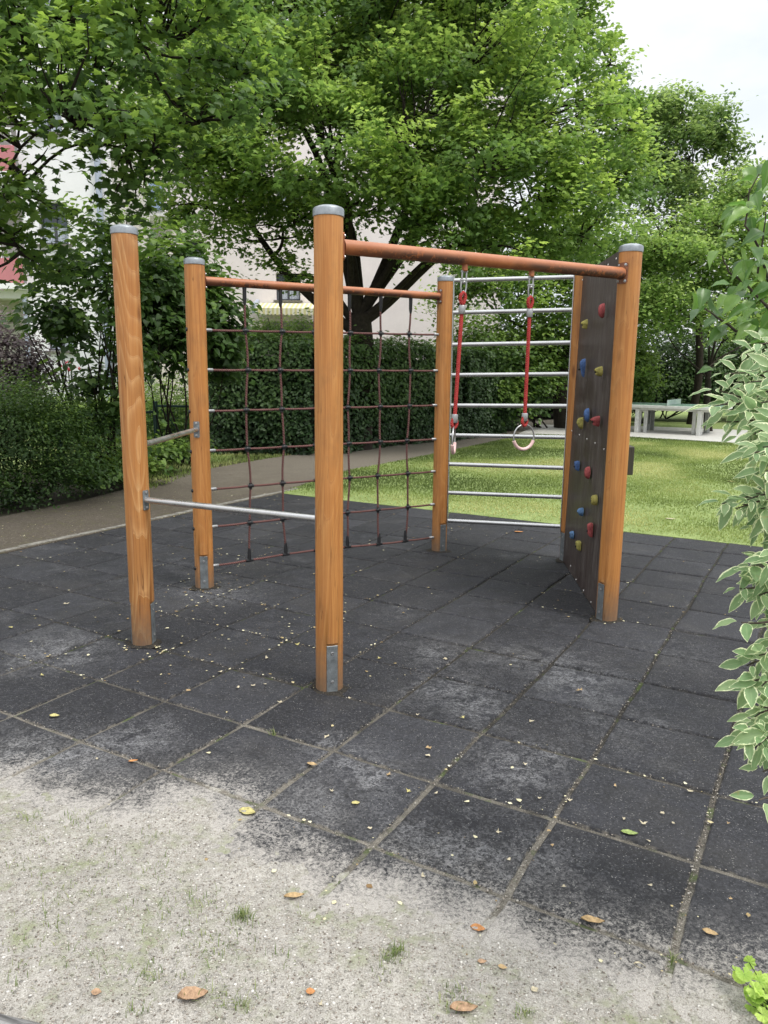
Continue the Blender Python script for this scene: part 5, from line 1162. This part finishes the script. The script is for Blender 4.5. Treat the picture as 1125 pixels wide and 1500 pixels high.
# flowers by the house
fr = m_plain('red_petal', (.55, .05, .09), .6, 0, .2, 40, .1)
p_ = gp(101, 640); p_ = at(101, 538, 15.5); rf = empty('red_flowers', (p_.x, 15.5, 0), 'red flowering plant in front of the white house', 'flowers'); m = MB()
for _ in range(22): m.ball(p_+Vector((random.gauss(0, .09), random.gauss(0, .06), random.gauss(0, .045))), random.uniform(.018, .032), 6)
m.build('blossoms', fr, rf); m = MB()
for _ in range(5): m.tube([(p_.x+random.uniform(-.1, .1), 15.5, 0), p_+Vector((random.uniform(-.06, .06), 0, 0))], .008, 5)
m.build('stems', LM_dim, rf)
# far belt of trees closing the view behind everything
bl = []
for k in range(26):
    x = -30+k*3.4; bl.append(((x, 40+3*math.sin(k*1.7), 2.6+1.2*math.sin(k*2.1)), (2.8, 2.0, 3.0+.6*math.sin(k))))
bl = [b for b in bl if b[0][0] > 2]
bl += [((x[0][0], x[0][1]-2, .9), (2.4, 1.4, 1.1)) for x in bl]
V, F, sh, c, ax = sprays(bl, 5200, 18, .7, .24, 'oval', shell=.3, light=.42)
o = mesh_obj('distant_trees', V, F, LM_dim, loc=(15, 40, 0), attrs={'shade': sh}, smooth=180); tag(o, 'distant belt of trees closing the view behind the playground', 'trees', None, 'stuff')

# ------------------------------------------------------------------ foreground plants at the right edge
def var_leaf(V, F, A_e, A_s, A_v, p, tip, nrm, L, W, shade, curl, heart=False):
    tip = tip.normalized(); nrm = (nrm-tip*nrm.dot(tip)).normalized(); sd = tip.cross(nrm); b = len(V); K = 9
    bend = random.uniform(-.1, .25); tw = random.uniform(-.35, .35)
    wav = random.uniform(0, 6)
    for i in range(K+1):
        t = i/K
        if heart: w = W*.5*(math.sin(math.pi*min(1, t**.66))**.75)*(1.1-.25*t)*(1-.55*max(0, t-.6)/.4)
        else: w = W*.5*math.sin(math.pi*t**.82)**.9*(1.0 if t < .8 else 1-.5*(t-.8))
        if i in (0,): w = W*.03
        if i == K: w = .0004
        c = p+tip*(L*t)-nrm*(curl*L*t*t)
        s2 = sd*math.cos(tw*t)+nrm*math.sin(tw*t); n2 = nrm*math.cos(tw*t)-sd*math.sin(tw*t)
        for j, (u, e) in enumerate(((-1, 1), (-.80, .62), (-.45, .12), (0, 0), (.45, .12), (.80, .62), (1, 1))):
            z = abs(u)*w*(.38+bend)+.05*W*math.sin(t*13+wav)*abs(u)**2+(.015*W*math.cos(t*28) if abs(u) == .45 else 0)
            V.append(tuple(c+s2*(u*w)+n2*z)); A_e.append(max(e, 1-5.5*min(t, 1-t)*3 if t > .9 else e)); A_s.append(min(1, max(0, shade))); A_v.append(1.0 if u == 0 else (.4 if abs(u) < .5 else 0))
    for i in range(K):
        for j in range(6): q = b+i*7+j; F.append((q, q+1, q+8, q+7))
class LeafSet:
    def __init__(s): s.V, s.F, s.e, s.s, s.v = [], [], [], [], []
    def add(s, *a, **k): var_leaf(s.V, s.F, s.e, s.s, s.v, *a, **k)
    def build(s, name, mat_, parent): return mesh_obj(name, s.V, np.array(s.F), mat_, parent, attrs={'shade': s.s, 'edge': s.e, 'vein': s.v}, smooth=180)
M_var = m_leaf('variegated_leaves', (.075, .155, .065), (.15, .26, .115), (.30, .40, .20), .38, .4, edge=(.72, .76, .50))
M_lil = m_leaf('lilac_leaves', (.035, .09, .025), (.10, .21, .045), (.26, .42, .10), .42, .6)
M_lil2 = M_lil
dg = empty('variegated_dogwood', (2.35, 1.7, 0), 'cream edged variegated shrub leaning in from the right edge', 'shrub')
ls = LeafSet(); st = MB(); rootp = Vector((2.35, 1.7, 0))
def dogsprig(tipp, frm, nleaf, L, spread, up=.1):
    """a shoot from frm to tip with opposite leaf pairs, ending in a rosette"""
    pts = limb(st, frm, tipp, .0045, .0014, 6, .05, 6, .05); d = (tipp-frm).normalized()
    for k in range(nleaf):
        t = 1-(k//2)*.16*random.uniform(.8, 1.2); t = max(.25, t); q = frm.lerp(tipp, t); q = pts[min(6, int(round(t*6)))]*.6+q*.4
        a = (k % 2)*math.pi+(k//2)*1.57+random.uniform(-.4, .4); x, y, _ = frame(d)
        o_ = x*math.cos(a)+y*math.sin(a); tipd = (d*(.75 if k < 4 else .35)+o_*.85*spread+Vector((0, 0, -.55+.25*random.random())))
        nm = Vector((0, 0, 1))*.9+Vector((-.35, -.75, 0))*.8+Vector(tuple(rng.normal(size=3)))*.30
        Lk = L*random.uniform(.72, 1.12)*(.6 if k < 2 and random.random() < .5 else 1); s0 = q+o_*.004; e_ = q+o_*.012
        ls.add(e_, tipd, nm, Lk, Lk*random.uniform(.34, .50), .45+.35*random.random()+.1*(k < 4), random.uniform(.02, .28))
dog_px = []
random.seed(21)
for (px, py, Y, L, n_, dx, dy) in [(1048, 570, 1.90, .062, 8, 90, 20), (1062, 548, 1.95, .062, 8, 80, 10), (1085, 520, 2.0, .066, 8, 70, 10), (1105, 505, 2.0, .064, 8, 60, 0), (1045, 595, 1.85, .062, 8, 90, 10), (1068, 590, 1.85, .064, 8, 80, 10), (1095, 560, 1.85, .068, 8, 70, 10), (1118, 545, 1.85, .066, 8, 60, 0),
    (1062, 618, 1.85, .062, 8, 80, 0), (1090, 605, 1.8, .066, 8, 60, 0), (1115, 590, 1.8, .066, 8, 50, 0), (1085, 640, 1.8, .064, 6, 60, -10), (1112, 632, 1.75, .068, 8, 50, -10), (1100, 665, 1.62, .074, 6, 50, -20), (1118, 655, 1.6, .078, 6, 50, -20), (1122, 690, 1.6, .074, 5, 50, -20), (1128, 620, 1.7, .07, 8, 50, 0), (1130, 570, 1.8, .07, 8, 50, 0), (1140, 520, 1.9, .07, 8, 50, 0),
    (1058, 738, 1.72, .066, 6, 80, -16), (1078, 745, 1.70, .062, 7, 80, -16), (1095, 732, 1.70, .066, 6, 60, -14), (1115, 745, 1.7, .07, 7, 50, -14),
    (1098, 830, 1.62, .070, 6, 50, -16), (1118, 842, 1.60, .064, 8, 40, -10), (1084, 862, 1.62, .056, 5, 60, -10), (1112, 872, 1.60, .062, 7, 40, -16), (1128, 820, 1.55, .08, 6, 40, -20),
    (1086, 912, 1.55, .064, 2, 55, -10), (1112, 960, 1.52, .056, 8, 40, -30), (1126, 945, 1.5, .058, 7, 40, -30), (1094, 975, 1.52, .056, 6, 50, -26), (1092, 1000, 1.50, .058, 6, 50, -30), (1116, 1005, 1.48, .056, 8, 30, -30), (1124, 1040, 1.45, .058, 8, 30, -30),
    (1106, 1050, 1.45, .058, 7, 36, -34), (1090, 1082, 1.42, .058, 6, 50, -34), (1112, 1092, 1.40, .060, 7, 30, -34), (1128, 1078, 1.40, .062, 7, 30, -34), (1118, 1130, 1.40, .046, 3, 30, -30), (1112, 1172, 1.36, .050, 2, 30, -16)]:
    L *= .88 if py < 700 else .94
    tp = at(px, py, Y); fr_ = at(px+dx*1.15, py+dy+14, Y+.06); dogsprig(tp, fr_, n_, L, .8)
    if py < 760: tp = at(px+random.uniform(8, 40), py+random.uniform(-22, 22), Y+random.uniform(.02, .15)); dogsprig(tp, at(px+dx*1.4, py+dy+20, Y+.15), n_, L*.95, .8)
random.seed(44)
for _ in range(46):
    py = random.uniform(500, 1120); px = random.uniform(1098, 1150); Y = 1.95-.45*(py-500)/620+.12*random.random(); tp = at(px, py, Y); dogsprig(tp, at(px+60, py+random.uniform(-10, 25), Y+.1), 8, random.uniform(.044, .054), .8)
for (px, py, Y, L) in [(1200+random.uniform(-40, 120), random.uniform(480, 1130), random.uniform(1.5, 2.1), random.uniform(.06, .075)) for _ in range(70)]:
    tp = at(px, py, Y); dogsprig(tp, tp+Vector((.14, .05, .01)), 8, L, .8)
for (px, py, Y) in [(1190, 560, 1.95), (1185, 620, 1.85), (1180, 740, 1.75), (1175, 840, 1.65), (1170, 960, 1.58), (1165, 1060, 1.48), (1230, 520, 2.0), (1260, 700, 1.8), (1240, 900, 1.7), (1180, 1130, 1.42), (1300, 600, 1.9)]:
    limb(st, rootp+Vector((random.uniform(-.08, .1), random.uniform(-.1, .1), 0)), at(px, py, Y), .012, .004, 8, .06, 12, .05)
st.build('stems', M_barkg, dg, smooth=60); ls.build('foliage', M_var, dg)

lg = empty('lilac_shrub', (3.2, 3.4, 0), 'broad leaved shrub branch with large heart shaped leaves at upper right', 'shrub')
ls = LeafSet(); st = MB(); random.seed(5)
lil = [(1098, 322), (1116, 335), (1080, 300), (1068, 345), (1098, 395), (1118, 385), (1076, 430), (1100, 420), (1090, 468), (1018, 440), (1052, 462), (1058, 478), (1112, 455), (1122, 490), (1085, 490), (1090, 262), (1120, 275), (1108, 292), (1076, 318), (1064, 322), (1120, 320), (1045, 375), (1088, 378), (1072, 355), (1105, 345), (1095, 305), (1030, 432), (1045, 448), (1060, 440), (1022, 458), (1040, 472), (1070, 470), (1052, 490), (1090, 435), (1112, 400), (1122, 430), (1082, 455), (1105, 455), (1035, 542), (1120, 365), (1100, 480), (1060, 415), (1118, 250), (1125, 470), (1088, 400)]
b0 = at(1160, 520, 3.1)
lil += [(px+random.uniform(-14, 14), py+random.uniform(-12, 12)) for px, py in lil if px > 1075]
for i, (px, py) in enumerate(lil):
    Y = random.uniform(2.7, 3.1); p = at(px, py, Y); x = random.uniform(-1, .2)
    tipd = Vector((x, random.uniform(-.5, .2), random.uniform(-.6, .15))); nm = Vector((random.uniform(-.45, .45), random.uniform(-.75, .1), random.uniform(.8, 1.0))); L = random.uniform(.062, .098)
    ls.add(p-tipd.normalized()*L*.4, tipd, nm, L, L*.60, random.uniform(.1, 1.0), random.uniform(.05, .45), heart=True)
for i in range(260):
    px = 1130+random.uniform(0, 500); py = random.uniform(180, 620); p = at(px, py, random.uniform(2.7, 3.4)); tipd = Vector((random.uniform(-1, 1), random.uniform(-1, 1), random.uniform(-.8, .1))); nm = Vector((random.uniform(-.5, .5), random.uniform(-.8, .3), 1)); L = random.uniform(.07, .11)
    ls.add(p, tipd, nm, L, L*.72, random.uniform(.1, .7), .15, heart=True)
def poly_branch(pp, Y, r0, r1):
    pts = [at(a, b, Y) for a, b in pp]; fine = []
    for a, b in zip(pts[:-1], pts[1:]): fine += [a.lerp(b, t)+Vector((0, random.uniform(-.004, .004), random.uniform(-.003, .003))) for t in (0, .33, .66)]
    fine.append(pts[-1]); st.tube(fine, list(np.linspace(r0, r1, len(fine))), 7)
poly_branch([(1180, 520), (1120, 445), (1096, 420), (1068, 398), (1058, 375)], 2.9, .006, .0022)
poly_branch([(1190, 500), (1128, 420), (1110, 360), (1092, 330), (1098, 280), (1112, 255)], 2.92, .006, .002)
poly_branch([(1180, 520), (1110, 490), (1078, 484), (1050, 465), (1030, 450)], 2.95, .008, .0025)
poly_branch([(1110, 400), (1118, 350), (1122, 310)], 2.9, .004, .002)
poly_branch([(1120, 490), (1060, 520), (1038, 538)], 2.95, .004, .002)
for _ in range(5): limb(st, (3.2+random.uniform(-.15, .2), 3.4+random.uniform(-.2, .2), -.02), at(1190+random.uniform(0, 200), 510+random.uniform(-60, 20), 2.95), .022, .009, 8, .05, 12)
st.build('stems', M_barkg, lg, smooth=60); ls.build('foliage', M_lil, lg)

# lobed garden plant in the bottom right corner
random.seed(9); pc = gp(1128, 1490); gl = empty('garden_plant', tuple(pc), 'small bright green lobed leaf plant in the bottom right corner', 'plant')
V = []; F = []; sh = []; ms = MB()
for i in range(60):
    c = pc+Vector((random.uniform(-.05, .12), random.uniform(-.07, .10), random.uniform(.01, .085))); nrm_ = Vector((random.uniform(-.6, .5), random.uniform(-.9, .1), random.uniform(.5, 1))).normalized(); x, y, _ = frame(nrm_); r = random.uniform(.016, .026); b = len(V); V.append(tuple(c)); K = 40; s_ = random.uniform(.35, 1)
    sh.append(s_*.8)
    for ring in (.5, 1):
        for k in range(K):
            a = math.pi*.08+2*math.pi*.92*k/(K-1); rr = r*ring*(1-.13*abs(math.sin(a*4.5))**2-.02*math.cos(a*30)); q = c+x*(math.cos(a)*rr)+y*(math.sin(a)*rr)+nrm_*(ring*r*(.12*math.cos(a*9)+.15)); V.append(tuple(q)); sh.append(s_+(.15 if ring == 1 else 0))
    for k in range(K-1): F.append((b, b+1+k, b+2+k)); F.append((b+1+k, b+1+K+k, b+2+K+k)); F.append((b+1+k, b+2+K+k, b+2+k))
    ms.tube([pc+Vector((random.uniform(-.01, .01), 0, -.01)), (pc+c)/2+Vector((random.uniform(-.01, .01), 0, .01)), c], .0011, 5)
mesh_obj('foliage', V, np.array(F), m_leaf('lobed_leaves', (.10, .20, .03), (.26, .42, .07), (.50, .66, .16), .35, .35), gl, attrs={'shade': np.clip(sh, 0, 1)}, smooth=180); ms.build('stems', LM_shrub, gl)

# ------------------------------------------------------------------ light
w = bpy.data.worlds.new('World'); scn.world = w; w.use_nodes = True; nt = w.node_tree; nt.nodes.clear(); N = NT(nt)
SE, SA = R(58), R(128)    # elevation; azimuth measured from +Y towards +X
sky = N.n('TexSky', sky_type='NISHITA'); sky.sun_disc = False; sky.sun_elevation = SE; sky.sun_rotation = SA; sky.air_density = 1.0; sky.dust_density = 2.0
tc_ = N.n('TexCoord').outputs['Generated']; cl = N.noise(N.vscale(tc_, (1, 1, 2.2)), 2.2, 6, .6)
sp = N.n('SeparateXYZ'); N.put(sp.inputs[0], tc_)
low_ = N.mix(N.rng(cl, .40, .60), c4(6.05, 6.5, 7.0), c4(7.3, 7.35, 7.4))
hi_ = N.mix(N.rng(cl, .30, .44, .85, 1.0), sky.outputs[0], c4(15.5, 15.8, 16.2))
col = N.mix(N.rng(sp.outputs[2], .42, .80), low_, hi_)
bg = N.n('Background'); N.put(bg.inputs[0], col); bg.inputs[1].default_value = .15
o = N.n('OutputWorld'); nt.links.new(bg.outputs[0], o.inputs[0])
sl_ = bpy.data.lights.new('sun', 'SUN'); sl_.energy = 2.6; sl_.angle = R(14); sl_.color = (1, .96, .90); so = bpy.data.objects.new('sun', sl_); COL.objects.link(so)
dv = Vector((math.sin(SA)*math.cos(SE), math.cos(SA)*math.cos(SE), math.sin(SE))); so.rotation_euler = dv.to_track_quat('Z', 'Y').to_euler(); so.location = (6, -4, 12)
scn.view_settings.view_transform = 'Standard'; scn.view_settings.look = 'None'; scn.view_settings.exposure = 0
scn.render.engine = 'CYCLES'; scn.cycles.max_bounces = 6; scn.cycles.diffuse_bounces = 3; scn.cycles.glossy_bounces = 2; scn.cycles.transmission_bounces = 3; scn.cycles.use_denoising = True
scn.cycles.caustics_reflective = False; scn.cycles.caustics_refractive = False
